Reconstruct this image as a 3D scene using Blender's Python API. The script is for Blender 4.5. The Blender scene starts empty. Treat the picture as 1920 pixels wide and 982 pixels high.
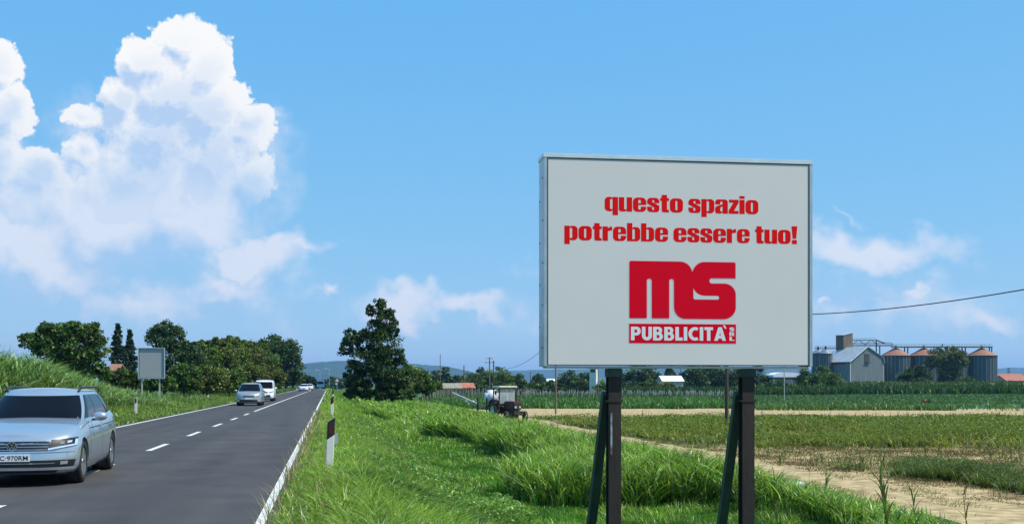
import bpy, bmesh, math, random
import numpy as np
from mathutils import Vector, Matrix
R = math.radians
sc = bpy.context.scene
COL = sc.collection
rng = np.random.default_rng(7)
random.seed(7)

# ------------------------------------------------------------------ camera
F = 2100.0; HOR = 718.5; CAMZ = 1.56
TH = math.atan(342 / F)
CT, ST = math.cos(TH), math.sin(TH)
cam = bpy.data.cameras.new('camera')
cam.sensor_width = 36; cam.lens = 36 * F / 1920
cam.shift_y = (HOR - 491) / 1920
cam.clip_start = 0.1; cam.clip_end = 40000
cam_ob = bpy.data.objects.new('camera', cam); COL.objects.link(cam_ob)
cam_ob.location = (0, 0, CAMZ); cam_ob.rotation_euler = (R(90), 0, -TH)
sc.camera = cam_ob

# ------------------------------------------------------------------ sun, sky, exposure
SUN_EL = 56.0
SUN_AZ = math.degrees(TH) + 103.0           # clockwise from +Y (the road)
sun = bpy.data.lights.new('sun', 'SUN'); sun.energy = 5.0; sun.angle = R(0.5); sun.color = (1.0, 0.95, 0.82)
sun_ob = bpy.data.objects.new('sun', sun); COL.objects.link(sun_ob)
sd = Vector((math.sin(R(SUN_AZ)) * math.cos(R(SUN_EL)), math.cos(R(SUN_AZ)) * math.cos(R(SUN_EL)), math.sin(R(SUN_EL))))
sun_ob.rotation_euler = (-sd).to_track_quat('-Z', 'Y').to_euler(); sun_ob.location = (60, 0, 80)
SKY_STRENGTH = 0.105
SKY_GRADE = ((.47, .70), (.615, .31), (.80, .05))
sc.view_settings.view_transform = 'Standard'; sc.view_settings.look = 'None'
sc.view_settings.exposure = 0.20; sc.view_settings.gamma = 1.0
sc.view_settings.use_curve_mapping = False
sc.cycles.max_bounces = 6; sc.cycles.transparent_max_bounces = 8
sc.cycles.volume_bounces = 0; sc.cycles.use_denoising = True

world = bpy.data.worlds.new('World'); sc.world = world; world.use_nodes = True
def build_world():
    nt = world.node_tree; N = nt.nodes; L = nt.links; N.clear()
    out = N.new('ShaderNodeOutputWorld')
    sky = N.new('ShaderNodeTexSky'); sky.sky_type = 'NISHITA'; sky.sun_disc = False
    sky.sun_elevation = R(SUN_EL); sky.sun_rotation = R(SUN_AZ)
    sky.altitude = 100; sky.air_density = 1.0; sky.dust_density = 0.0; sky.ozone_density = 1.4
    bg = N.new('ShaderNodeBackground'); bg.inputs[1].default_value = SKY_STRENGTH
    sp = N.new('ShaderNodeSeparateColor'); cb = N.new('ShaderNodeCombineColor'); L.new(sky.outputs[0], sp.inputs[0])
    for i, (a, g) in enumerate(SKY_GRADE):                  # clear summer air: blue kept down to the horizon
        p = N.new('ShaderNodeMath'); p.operation = 'POWER'; p.inputs[1].default_value = g; L.new(sp.outputs[i], p.inputs[0])
        q = N.new('ShaderNodeMath'); q.operation = 'MULTIPLY'; q.inputs[1].default_value = a * SKY_STRENGTH ** g / SKY_STRENGTH; L.new(p.outputs[0], q.inputs[0]); L.new(q.outputs[0], cb.inputs[i])
    L.new(cb.outputs[0], bg.inputs[0])
    # cloud height field on the dome, around the view's compass direction
    def grp(name, blobs, kind):
        g = bpy.data.node_groups.new(name, 'ShaderNodeTree')
        g.interface.new_socket('P', in_out='INPUT', socket_type='NodeSocketVector')
        g.interface.new_socket('H', in_out='OUTPUT', socket_type='NodeSocketFloat')
        n = g.nodes; l = g.links
        gi = n.new('NodeGroupInput'); go = n.new('NodeGroupOutput')
        def m(op, a, b=None, c=None):
            q = n.new('ShaderNodeMath'); q.operation = op
            for i, v in enumerate((a, b, c)):
                if v is None: continue
                if isinstance(v, (int, float)): q.inputs[i].default_value = v
                else: l.new(v, q.inputs[i])
            return q.outputs[0]
        def vm(op, a, b=None, sc_=None):
            q = n.new('ShaderNodeVectorMath'); q.operation = op
            for i, v in enumerate((a, b)):
                if v is None: continue
                if isinstance(v, tuple): q.inputs[i].default_value = v
                else: l.new(v, q.inputs[i])
            if sc_ is not None: q.inputs['Scale'].default_value = sc_
            return q.outputs[0]
        def noise(vec, s, det=4, col=False, rough=0.55):
            q = n.new('ShaderNodeTexNoise'); q.inputs['Scale'].default_value = s; q.inputs['Detail'].default_value = det
            q.inputs['Roughness'].default_value = rough
            l.new(vec, q.inputs['Vector']); return q.outputs[1 if col else 0]
        P = gi.outputs[0]
        wamp = 0.030 if kind == 'crisp' else 0.10
        w = vm('SCALE', vm('SUBTRACT', noise(P, 14, 3, True), (0.5, 0.5, 0.5)), None, wamp)
        w2 = vm('SCALE', vm('SUBTRACT', noise(P, 60, 4, True), (0.5, 0.5, 0.5)), None, 0.007 if kind == 'crisp' else 0.02)
        Q = vm('ADD', vm('ADD', P, w), w2)
        cur = None
        for (cx, cy, rx, ry, s) in blobs:
            c = ((cx - 960) / F, (HOR - cy) / F, 0)
            d = vm('MULTIPLY', vm('SUBTRACT', Q, c), (F / rx, F / ry, 0))
            ln = n.new('ShaderNodeVectorMath'); ln.operation = 'LENGTH'; l.new(d, ln.inputs[0])
            v = m('MULTIPLY', m('SUBTRACT', 1.0, ln.outputs['Value']), s)
            if cur is None: cur = v
            else:
                q = n.new('ShaderNodeMath'); q.operation = 'SMOOTH_MAX' if False else 'MAXIMUM'
                l.new(cur, q.inputs[0]); l.new(v, q.inputs[1]); cur = q.outputs[0]
        if kind == 'crisp':
            tot = None
            for s, a in ((24, 0.22), (52, 0.20), (110, 0.15), (220, 0.08), (450, 0.04)):
                vo = n.new('ShaderNodeTexVoronoi'); vo.feature = 'SMOOTH_F1'; vo.inputs['Scale'].default_value = s
                vo.inputs['Smoothness'].default_value = 0.35
                l.new(Q if s > 40 else P, vo.inputs['Vector'])
                t = m('MULTIPLY', m('SUBTRACT', 0.42, vo.outputs['Distance']), a * 1.5)
                tot = t if tot is None else m('ADD', tot, t)
            H = m('ADD', cur, tot)
        else:
            H = m('ADD', cur, m('MULTIPLY', m('SUBTRACT', noise(P, 22, 7, False, 0.62), 0.5), 1.0))
        l.new(H, go.inputs[0]); return g
    crisp = [(345,75,75,55,1),(285,110,75,55,1),(385,125,65,80,1),(330,165,135,90,1.1),(395,215,85,120,1.1),(235,180,55,55,1),
             (300,260,150,110,1.1),(260,330,140,100,1.1),(400,290,110,110,1.1),(465,330,62,58,.85),(460,245,75,55,.9),(150,212,60,26,.6),
             (155,275,50,42,.9),(-5,125,58,62,1),(15,210,60,85,1),(-10,300,70,75,1),(75,325,75,60,1),(60,375,100,60,.9)]
    soft = [(200,400,330,170,1.15),(60,480,300,130,1.2),(330,400,220,150,1.1),(470,475,190,70,1.15),(430,525,150,60,1.0),(520,450,60,40,1.0),(590,470,110,34,.7),(250,560,420,80,.6),(120,230,120,90,.35),(500,300,90,120,.45),
            (600,565,42,20,.8),(560,560,120,40,.35),(745,582,95,48,1.15),(860,585,110,32,.95),(300,570,420,60,.38),(960,600,420,46,.25),(150,540,260,60,.35),
            (1640,460,250,60,1.0),(1740,470,120,34,.6),(1585,375,60,16,.4),(1715,548,70,26,.8),(1640,580,300,90,.6),(1548,578,26,20,1.1),(1860,590,110,45,.7),
            (985,500,90,26,.28),(500,225,50,20,.5)]
    gc = grp('cloud_crisp', crisp, 'crisp'); gs = grp('cloud_soft', soft, 'soft')
    def m(op, a, b=None, c=None, clamp=False):
        q = N.new('ShaderNodeMath'); q.operation = op; q.use_clamp = clamp
        for i, v in enumerate((a, b, c)):
            if v is None: continue
            if isinstance(v, (int, float)): q.inputs[i].default_value = v
            else: L.new(v, q.inputs[i])
        return q.outputs[0]
    tc = N.new('ShaderNodeTexCoord')
    def dot(vec):
        q = N.new('ShaderNodeVectorMath'); q.operation = 'DOT_PRODUCT'; L.new(tc.outputs['Generated'], q.inputs[0])
        q.inputs[1].default_value = vec; return q.outputs['Value']
    fwd = dot((ST, CT, 0)); rt = dot((CT, -ST, 0)); up = dot((0, 0, 1))
    fw = m('MAXIMUM', fwd, 0.02)
    u = m('DIVIDE', rt, fw); v = m('DIVIDE', up, fw)
    cx = N.new('ShaderNodeCombineXYZ'); L.new(u, cx.inputs[0]); L.new(v, cx.inputs[1])
    off = N.new('ShaderNodeVectorMath'); off.operation = 'ADD'; off.inputs[1].default_value = (0.008, 0.013, 0); L.new(cx.outputs[0], off.inputs[0])
    off2 = N.new('ShaderNodeVectorMath'); off2.operation = 'ADD'; off2.inputs[1].default_value = (0.02, 0.035, 0); L.new(cx.outputs[0], off2.inputs[0])
    def use(g, vec):
        q = N.new('ShaderNodeGroup'); q.node_tree = g; L.new(vec, q.inputs[0]); return q.outputs[0]
    h0 = use(gc, cx.outputs[0]); h1 = use(gc, off.outputs[0]); h2 = use(gc, off2.outputs[0])
    s0 = use(gs, cx.outputs[0]); s1 = use(gs, off2.outputs[0])
    def ss(val, a, b):
        q = N.new('ShaderNodeMapRange'); q.interpolation_type = 'SMOOTHSTEP'
        q.inputs['From Min'].default_value = a; q.inputs['From Max'].default_value = b; L.new(val, q.inputs['Value']); return q.outputs[0]
    front = ss(fwd, 0.05, 0.3)
    above = ss(v, -0.02, 0.02)
    lit = m('ADD', m('ADD', 0.72, m('MULTIPLY', m('SUBTRACT', h0, h1), 1.9)), m('MULTIPLY', m('SUBTRACT', h0, h2), 0.5), clamp=True)
    lit = m('SUBTRACT', lit, m('MULTIPLY', m('MULTIPLY', ss(h0, 0.25, 0.85), m('SUBTRACT', 1.0, ss(v, 0.22, 0.33))), 0.65), clamp=True)
    # cloud base is thinner and bluer low down
    low = ss(v, 0.10, 0.30)
    low2 = ss(v, 0.15, 0.21)
    lit = m('MULTIPLY', lit, m('ADD', 0.55, m('MULTIPLY', low, 0.45)))
    mixc = N.new('ShaderNodeMix'); mixc.data_type = 'RGBA'
    mixc.inputs[6].default_value = (0.48, 0.66, 0.92, 1); mixc.inputs[7].default_value = (1.0, 1.0, 1.0, 1)
    L.new(lit, mixc.inputs[0])
    al_c = m('MULTIPLY', ss(h0, 0.0, 0.12), m('ADD', 0.25, m('MULTIPLY', low2, 0.75)))
    lit_s = m('ADD', 0.55, m('MULTIPLY', m('SUBTRACT', s0, s1), 1.6), clamp=True)
    mixs = N.new('ShaderNodeMix'); mixs.data_type = 'RGBA'
    mixs.inputs[6].default_value = (0.46, 0.66, 0.94, 1); mixs.inputs[7].default_value = (0.88, 0.90, 1.0, 1); L.new(lit_s, mixs.inputs[0])
    al_s = m('MULTIPLY', ss(s0, 0.0, 0.80), 0.80)
    bgc = N.new('ShaderNodeBackground'); L.new(mixc.outputs[2], bgc.inputs[0]); bgc.inputs[1].default_value = 0.86
    bgs = N.new('ShaderNodeBackground'); L.new(mixs.outputs[2], bgs.inputs[0]); bgs.inputs[1].default_value = 0.84
    gate = m('MULTIPLY', front, above)
    ms1 = N.new('ShaderNodeMixShader'); L.new(m('MULTIPLY', al_s, gate), ms1.inputs[0]); L.new(bg.outputs[0], ms1.inputs[1]); L.new(bgs.outputs[0], ms1.inputs[2])
    ms2 = N.new('ShaderNodeMixShader'); L.new(m('MULTIPLY', al_c, gate), ms2.inputs[0]); L.new(ms1.outputs[0], ms2.inputs[1]); L.new(bgc.outputs[0], ms2.inputs[2])
    L.new(ms2.outputs[0], out.inputs[0])
    world.cycles.sampling_method = 'MANUAL'; world.cycles.sample_map_resolution = 512
build_world()

# ------------------------------------------------------------------ helpers
def cw(X, Z):                       # camera-frame metres -> world x,y
    return (X * CT + Z * ST, -X * ST + Z * CT)
def P(px, Z): return cw((px - 960) / F * Z, Z)
def zat(py, Z): return CAMZ + (HOR - py) / F * Z

def mat(name, col, rough=0.6, metal=0.0, var=0.0, vscale=8.0, bump=0.0, bscale=40.0, spec=0.5, col2=None, coat=0.0, stretch=(1,1,1)):
    m = bpy.data.materials.new(name); m.use_nodes = True
    nt = m.node_tree; N = nt.nodes; L = nt.links; b = N['Principled BSDF']
    b.inputs['Base Color'].default_value = (*col, 1); b.inputs['Roughness'].default_value = rough
    b.inputs['Metallic'].default_value = metal; b.inputs['Specular IOR Level'].default_value = spec
    b.inputs['Coat Weight'].default_value = coat
    if var or bump or col2:
        tc = N.new('ShaderNodeTexCoord'); mp = N.new('ShaderNodeMapping'); mp.inputs['Scale'].default_value = stretch
        L.new(tc.outputs['Object'], mp.inputs[0])
    if var or col2:
        no = N.new('ShaderNodeTexNoise'); no.inputs['Scale'].default_value = vscale; no.inputs['Detail'].default_value = 6
        L.new(mp.outputs[0], no.inputs['Vector'])
        c2 = col2 or tuple(c * (1 - var) for c in col); c1 = col if col2 else tuple(min(1, c * (1 + var)) for c in col)
        cr = N.new('ShaderNodeValToRGB'); cr.color_ramp.elements[0].position = .35; cr.color_ramp.elements[1].position = .65
        cr.color_ramp.elements[0].color = (*c2, 1); cr.color_ramp.elements[1].color = (*c1, 1)
        L.new(no.outputs[0], cr.inputs[0]); L.new(cr.outputs[0], b.inputs['Base Color'])
    if bump:
        n2 = N.new('ShaderNodeTexNoise'); n2.inputs['Scale'].default_value = bscale; n2.inputs['Detail'].default_value = 5
        L.new(mp.outputs[0], n2.inputs['Vector'])
        bp = N.new('ShaderNodeBump'); bp.inputs['Strength'].default_value = bump; bp.inputs['Distance'].default_value = .02
        L.new(n2.outputs[0], bp.inputs['Height']); L.new(bp.outputs[0], b.inputs['Normal'])
    return m

def leafmat(name, trans=0.35, gloss=0.06, k=1.0):
    m = bpy.data.materials.new(name); m.use_nodes = True
    nt = m.node_tree; N = nt.nodes; L = nt.links; N.clear()
    out = N.new('ShaderNodeOutputMaterial'); at = N.new('ShaderNodeAttribute'); at.attribute_name = 'tint'
    d = N.new('ShaderNodeBsdfDiffuse'); t = N.new('ShaderNodeBsdfTranslucent'); g = N.new('ShaderNodeBsdfGlossy')
    g.inputs['Roughness'].default_value = .42; g.inputs['Color'].default_value = (.9, .95, .85, 1)
    hs = N.new('ShaderNodeHueSaturation'); hs.inputs['Value'].default_value = k; L.new(at.outputs['Color'], hs.inputs['Color'])
    h2 = N.new('ShaderNodeMix'); h2.data_type = 'RGBA'; h2.blend_type = 'MULTIPLY'; h2.inputs[0].default_value = 1
    L.new(hs.outputs[0], h2.inputs[6]); h2.inputs[7].default_value = (1.25, 1.2, .6, 1)
    L.new(hs.outputs[0], d.inputs[0]); L.new(h2.outputs[2], t.inputs[0])
    a = N.new('ShaderNodeMixShader'); a.inputs[0].default_value = trans; L.new(d.outputs[0], a.inputs[1]); L.new(t.outputs[0], a.inputs[2])
    b = N.new('ShaderNodeMixShader'); b.inputs[0].default_value = gloss; L.new(a.outputs[0], b.inputs[1]); L.new(g.outputs[0], b.inputs[2])
    L.new(b.outputs[0], out.inputs[0]); return m

M = {}
M['steel'] = mat('galvanised_steel', (.50, .55, .57), .42, .55, var=.12, vscale=3)
M['white_alu'] = mat('pale_aluminium', (.72, .76, .77), .4, .25, var=.05, vscale=5)
M['panel'] = mat('grey_panel', (.80, .73, .69), .6, 0, var=.012, vscale=1.2, spec=.15)
M['panel2'] = mat('plain_grey_panel', (.36, .36, .36), .6, 0, var=.02, vscale=1.2)
M['dark_gap'] = mat('dark_seal', (.03, .03, .035), .7)
M['red_text'] = mat('red_vinyl', (.92, .008, .010), .6, spec=.05)
M['crimson'] = mat('crimson_vinyl', (.86, .003, .022), .6, spec=.05)
M['pink_edge'] = mat('pale_pink_vinyl', (.78, .55, .57), .5)
M['white_vinyl'] = mat('white_vinyl', (.85, .85, .85), .5)
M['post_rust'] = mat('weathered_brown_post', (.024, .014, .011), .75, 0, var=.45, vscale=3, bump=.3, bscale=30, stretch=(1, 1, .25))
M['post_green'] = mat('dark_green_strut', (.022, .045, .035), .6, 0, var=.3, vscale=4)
M['wood_pole'] = mat('weathered_wood_pole', (.17, .125, .085), .85, 0, var=.3, vscale=6, stretch=(1, 1, .1))
M['wood_dark'] = mat('dark_wood_pole', (.07, .055, .042), .85, 0, var=.3, vscale=6, stretch=(1, 1, .1))
M['cable'] = mat('black_cable', (.02, .022, .03), .6)
M['concrete'] = mat('concrete', (.42, .41, .37), .8, 0, var=.15, vscale=1.2)
M['white_wall'] = mat('white_plaster', (.66, .66, .6), .8, 0, var=.1, vscale=.7)
M['bark'] = mat('bark', (.075, .058, .042), .9, 0, var=.35, vscale=5, bump=.5, bscale=18, stretch=(1, 1, .3))
M['tyre'] = mat('tyre_rubber', (.014, .014, .015), .75)
M['rim'] = mat('alloy_rim', (.62, .64, .66), .28, .9)
M['black_plastic'] = mat('black_plastic', (.012, .012, .014), .45)
M['chrome'] = mat('chrome', (.82, .84, .86), .12, 1.0)
M['glass'] = mat('dark_car_glass', (.005, .005, .006), .04, 0, spec=.14)
M['lamp'] = mat('headlamp_glass', (.30, .32, .36), .08, .3, spec=.9)
M['lamp_white'] = mat('headlamp_reflector', (.9, .9, .95), .15, .6)
M['silver'] = mat('silver_blue_paint', (.43, .49, .535), .25, .58, coat=.9)
M['silver2'] = mat('warm_silver_paint', (.36, .37, .37), .32, .5, coat=.8)
M['white_paint'] = mat('white_car_paint', (.80, .81, .82), .25, 0, coat=.7)
M['plate'] = mat('number_plate_white', (.72, .73, .74), .45)
M['ink'] = mat('black_ink', (.02, .02, .025), .6)
M['refl_red'] = mat('dark_red_reflector', (.07, .006, .008), .35, coat=.5)
M['leaf'] = leafmat('leaf', .30, .015, 1.35)
M['grass'] = leafmat('grass_blades', .42, .035)
M['reed'] = leafmat('reed_leaves', .35, .02, 1.1)

def tag(o, label=None, cat=None, group=None, kind=None):
    if label: o['label'] = label
    if cat: o['category'] = cat
    if group: o['group'] = group
    if kind: o['kind'] = kind
    return o
def empty(name, loc, rz=0, label=None, cat=None, group=None):
    o = bpy.data.objects.new(name, None); COL.objects.link(o); o.empty_display_size = .3
    o.location = loc; o.rotation_euler = (0, 0, rz); return tag(o, label, cat, group)
def link(name, me, m, parent=None, smooth=False):
    o = bpy.data.objects.new(name, me); COL.objects.link(o)
    if m is not None and not me.materials: me.materials.append(m)
    if parent is not None: o.parent = parent
    if smooth: me.polygons.foreach_set('use_smooth', [True] * len(me.polygons))
    return o
class MB:
    def __init__(s): s.b = bmesh.new()
    def box(s, c, d, rz=0, rx=0, ry=0, bev=0):
        r = bmesh.ops.create_cube(s.b, size=1)
        vs = r['verts']
        for v in vs: v.co = Vector((v.co.x * d[0], v.co.y * d[1], v.co.z * d[2]))
        if bev:
            es = list({e for v in vs for e in v.link_edges})
            q = bmesh.ops.bevel(s.b, geom=es, offset=bev, segments=2, affect='EDGES'); vs = list({v for f in q['faces'] for v in f.verts} | {v for v in vs if v.is_valid})
            seen = set(vs); st = list(vs)
            while st:
                v = st.pop()
                for e in v.link_edges:
                    o = e.other_vert(v)
                    if o not in seen: seen.add(o); st.append(o)
            vs = list(seen)
        mt = Matrix.Translation(c) @ Matrix.Rotation(rz, 4, 'Z') @ Matrix.Rotation(ry, 4, 'Y') @ Matrix.Rotation(rx, 4, 'X')
        bmesh.ops.transform(s.b, matrix=mt, verts=vs); return s
    def tube(s, a, b, r, r2=None, seg=8, caps=True):
        a = Vector(a); b = Vector(b); d = b - a; L = d.length
        if L < 1e-6: return s
        q = bmesh.ops.create_cone(s.b, cap_ends=caps, segments=seg, radius1=r, radius2=r if r2 is None else r2, depth=L)
        mt = Matrix.Translation((a + b) / 2) @ d.to_track_quat('Z', 'Y').to_matrix().to_4x4()
        bmesh.ops.transform(s.b, matrix=mt, verts=q['verts']); return s
    def bar(s, a, b, w, h):
        a = Vector(a); b = Vector(b); d = b - a
        q = bmesh.ops.create_cube(s.b, size=1)
        for v in q['verts']: v.co = Vector((v.co.x * w, v.co.y * h, v.co.z * d.length))
        mt = Matrix.Translation((a + b) / 2) @ d.to_track_quat('Z', 'Y').to_matrix().to_4x4()
        bmesh.ops.transform(s.b, matrix=mt, verts=q['verts']); return s
    def poly(s, pts, faces):
        vs = [s.b.verts.new(p) for p in pts]
        for f in faces: s.b.faces.new([vs[i] for i in f])
        return s
    def prism(s, pts, dvec):       # polygon extruded by dvec
        n = len(pts); d = Vector(dvec)
        a = [s.b.verts.new(p) for p in pts]; c = [s.b.verts.new(Vector(p) + d) for p in pts]
        s.b.faces.new(a[::-1]); s.b.faces.new(c)
        for i in range(n): s.b.faces.new([a[i], a[(i + 1) % n], c[(i + 1) % n], c[i]])
        return s
    def lathe(s, prof, c=(0, 0, 0), axis='Z', seg=24):
        rings = []
        for r, h in prof:
            ring = []
            for i in range(seg):
                t = 2 * math.pi * i / seg
                p = (r * math.cos(t), r * math.sin(t), h)
                if axis == 'X': p = (h, p[0], p[1])
                ring.append(s.b.verts.new(Vector(p) + Vector(c)))
            rings.append(ring)
        for a, b in zip(rings, rings[1:]):
            for i in range(seg): s.b.faces.new([a[i], a[(i + 1) % seg], b[(i + 1) % seg], b[i]])
        return s
    def build(s, name, m, parent=None, smooth=False, recalc=True):
        if recalc: bmesh.ops.recalc_face_normals(s.b, faces=s.b.faces)
        me = bpy.data.meshes.new(name); s.b.to_mesh(me); s.b.free()
        return link(name, me, m, parent, smooth)
def grid_mesh(name, V, nu, nv, m=None, parent=None, smooth=True):   # V (nu*nv,3)
    me = bpy.data.meshes.new(name)
    idx = np.arange(nu * nv).reshape(nu, nv)
    fq = np.stack([idx[:-1, :-1], idx[1:, :-1], idx[1:, 1:], idx[:-1, 1:]], -1).reshape(-1, 4)
    me.from_pydata([tuple(map(float, v)) for v in V], [], fq.tolist()); me.update()
    return link(name, me, m, parent, smooth)
def raw_mesh(name, V, faces_flat, totals, tint=None):
    me = bpy.data.meshes.new(name)
    me.vertices.add(len(V)); me.vertices.foreach_set('co', V.astype(np.float32).ravel())
    me.loops.add(len(faces_flat)); me.loops.foreach_set('vertex_index', faces_flat.astype(np.int32))
    me.polygons.add(len(totals)); st = np.concatenate([[0], np.cumsum(totals)[:-1]]).astype(np.int32)
    me.polygons.foreach_set('loop_start', st)
    me.update(calc_edges=True)
    if tint is not None:
        a = me.color_attributes.new('tint', 'FLOAT_COLOR', 'POINT')
        a.data.foreach_set('color', np.concatenate([tint, np.ones((len(tint), 1))], 1).astype(np.float32).ravel())
    me.validate(); return me
# smooth value noise for numpy
_T = np.random.default_rng(3).random((64, 64))
def vnoise(x, y):
    x = np.asarray(x, float); y = np.asarray(y, float)
    xi = np.floor(x).astype(int); yi = np.floor(y).astype(int); fx = x - xi; fy = y - yi
    fx = fx * fx * (3 - 2 * fx); fy = fy * fy * (3 - 2 * fy)
    a = _T[xi % 64, yi % 64]; b = _T[(xi + 1) % 64, yi % 64]; c = _T[xi % 64, (yi + 1) % 64]; d = _T[(xi + 1) % 64, (yi + 1) % 64]
    return (a * (1 - fx) + b * fx) * (1 - fy) + (c * (1 - fx) + d * fx) * fy
def fbm(x, y): return (vnoise(x, y) + .5 * vnoise(2.1 * x + 7, 2.1 * y + 3) + .25 * vnoise(4.3 * x + 1, 4.3 * y + 9)) / 1.75
def sst(x, a, b):
    t = np.clip((np.asarray(x, float) - a) / (b - a), 0, 1); return t * t * (3 - 2 * t)

# ------------------------------------------------------------------ terrain
def bend(y):                 # the road swings gently left far away
    y = np.asarray(y, float); return -np.where(y > 230, (y - 230) ** 2 / 5200.0, 0)
def gz(x, y):
    x = np.asarray(x, float); y = np.asarray(y, float)
    xr = x - bend(np.minimum(y, 700))
    z = np.interp(xr, [-60, -30, -16, -11.5, -9.6, -8.2, -7.75, -.42, .5, 1.4, 2.8, 4.4, 7.0, 9, 40], [-.6, -.5, -.25, -.2, -.12, -.03, -.05, -.05, -.06, -.34, -1.08, -1.36, -1.38, -1.2, -1.2])
    right = sst(xr, 1.0, 4.0)
    z = z + right * .10 * (fbm(x / 3.1, y / 3.1) - .5) + right * .16 * (fbm(x / 11, y / 11) - .5)
    X = x * CT - y * ST; Z = x * ST + y * CT
    z = z + 1.7 * sst(Z, 200, 420) * sst(X, 40, 110)
    z = z - sst(y, 380, 600) * 0.6 * (1 - sst(X, 0, 60)) 
    return z
def dark_noise_cols(x, y, a, b, s):
    k = fbm(x / s, y / s)[:, None]; k = np.clip((k - .3) / .4, 0, 1); return np.array(a) * (1 - k) + np.array(b) * k
def build_ground():
    xs = np.concatenate([-np.geomspace(9000, 32, 26), np.arange(-30, 40, .5), np.geomspace(41, 260, 60), np.geomspace(280, 9500, 24)])
    ys = np.concatenate([[-3000, -600, -100, -30, -10], np.arange(0, 130, .7), np.geomspace(131, 620, 110), np.geomspace(660, 11000, 26)])
    Xg, Yg = np.meshgrid(xs, ys, indexing='ij'); x = Xg.ravel(); y = Yg.ravel(); z = gz(x, y)
    V = np.stack([x, y, z], 1)
    o = grid_mesh('ground', V, len(xs), len(ys)); me = o.data
    c = dark_noise_cols(x, y, (.045, .085, .018), (.075, .12, .03), 6)
    X = x * CT - y * ST; Z = x * ST + y * CT
    def put(mask, col): 
        c[:] = c * (1 - mask[:, None]) + np.array(col) * mask[:, None]
    # dry field right of the track
    dry = sst(x, 14.5, 15.8) * (1 - sst(Z, 47, 53)); soil = dark_noise_cols(x, y, (.17, .12, .06), (.44, .33, .17), 1.0)
    c[:] = c * (1 - dry[:, None]) + soil * dry[:, None]
    mid = sst(x, 14.5, 16) * sst(Z, 47, 53) * (1 - sst(Z, 96, 99)); c[:] = c * (1 - mid[:, None]) + dark_noise_cols(x, y, (.06, .08, .02), (.15, .13, .055), 3.0) * mid[:, None]
    cross = sst(x, 14, 17) * sst(Z, 92, 96) * (1 - sst(Z, 122, 125)); put(cross, (.40, .30, .16))
    fld = sst(x, 14, 17) * sst(Z, 123, 126); put(fld, (.04, .10, .04))
    put(sst(Z, 700, 1200), (.06, .10, .035))
    a = me.color_attributes.new('tint', 'FLOAT_COLOR', 'POINT')
    a.data.foreach_set('color', np.concatenate([c, np.ones((len(c), 1))], 1).astype(np.float32).ravel())
    m = bpy.data.materials.new('ground_cover'); m.use_nodes = True; N = m.node_tree.nodes; L = m.node_tree.links; b = N['Principled BSDF']
    b.inputs['Roughness'].default_value = .95; b.inputs['Specular IOR Level'].default_value = .1
    at = N.new('ShaderNodeAttribute'); at.attribute_name = 'tint'; tc = N.new('ShaderNodeTexCoord')
    no = N.new('ShaderNodeTexNoise'); no.inputs['Scale'].default_value = 2.2; no.inputs['Detail'].default_value = 9; L.new(tc.outputs['Object'], no.inputs['Vector'])
    mr = N.new('ShaderNodeMapRange'); mr.inputs['From Min'].default_value = .3; mr.inputs['From Max'].default_value = .7; mr.inputs['To Min'].default_value = .55; mr.inputs['To Max'].default_value = 1.4
    L.new(no.outputs[0], mr.inputs['Value'])
    mx = N.new('ShaderNodeVectorMath'); mx.operation = 'SCALE'; L.new(at.outputs['Color'], mx.inputs[0]); L.new(mr.outputs[0], mx.inputs['Scale'])
    L.new(mx.outputs[0], b.inputs['Base Color'])
    bp = N.new('ShaderNodeBump'); bp.inputs['Distance'].default_value = .06; bp.inputs['Strength'].default_value = .8; L.new(no.outputs[0], bp.inputs['Height']); L.new(bp.outputs[0], b.inputs['Normal'])
    me.materials.append(m); tag(o, kind='structure')
build_ground()

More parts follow.
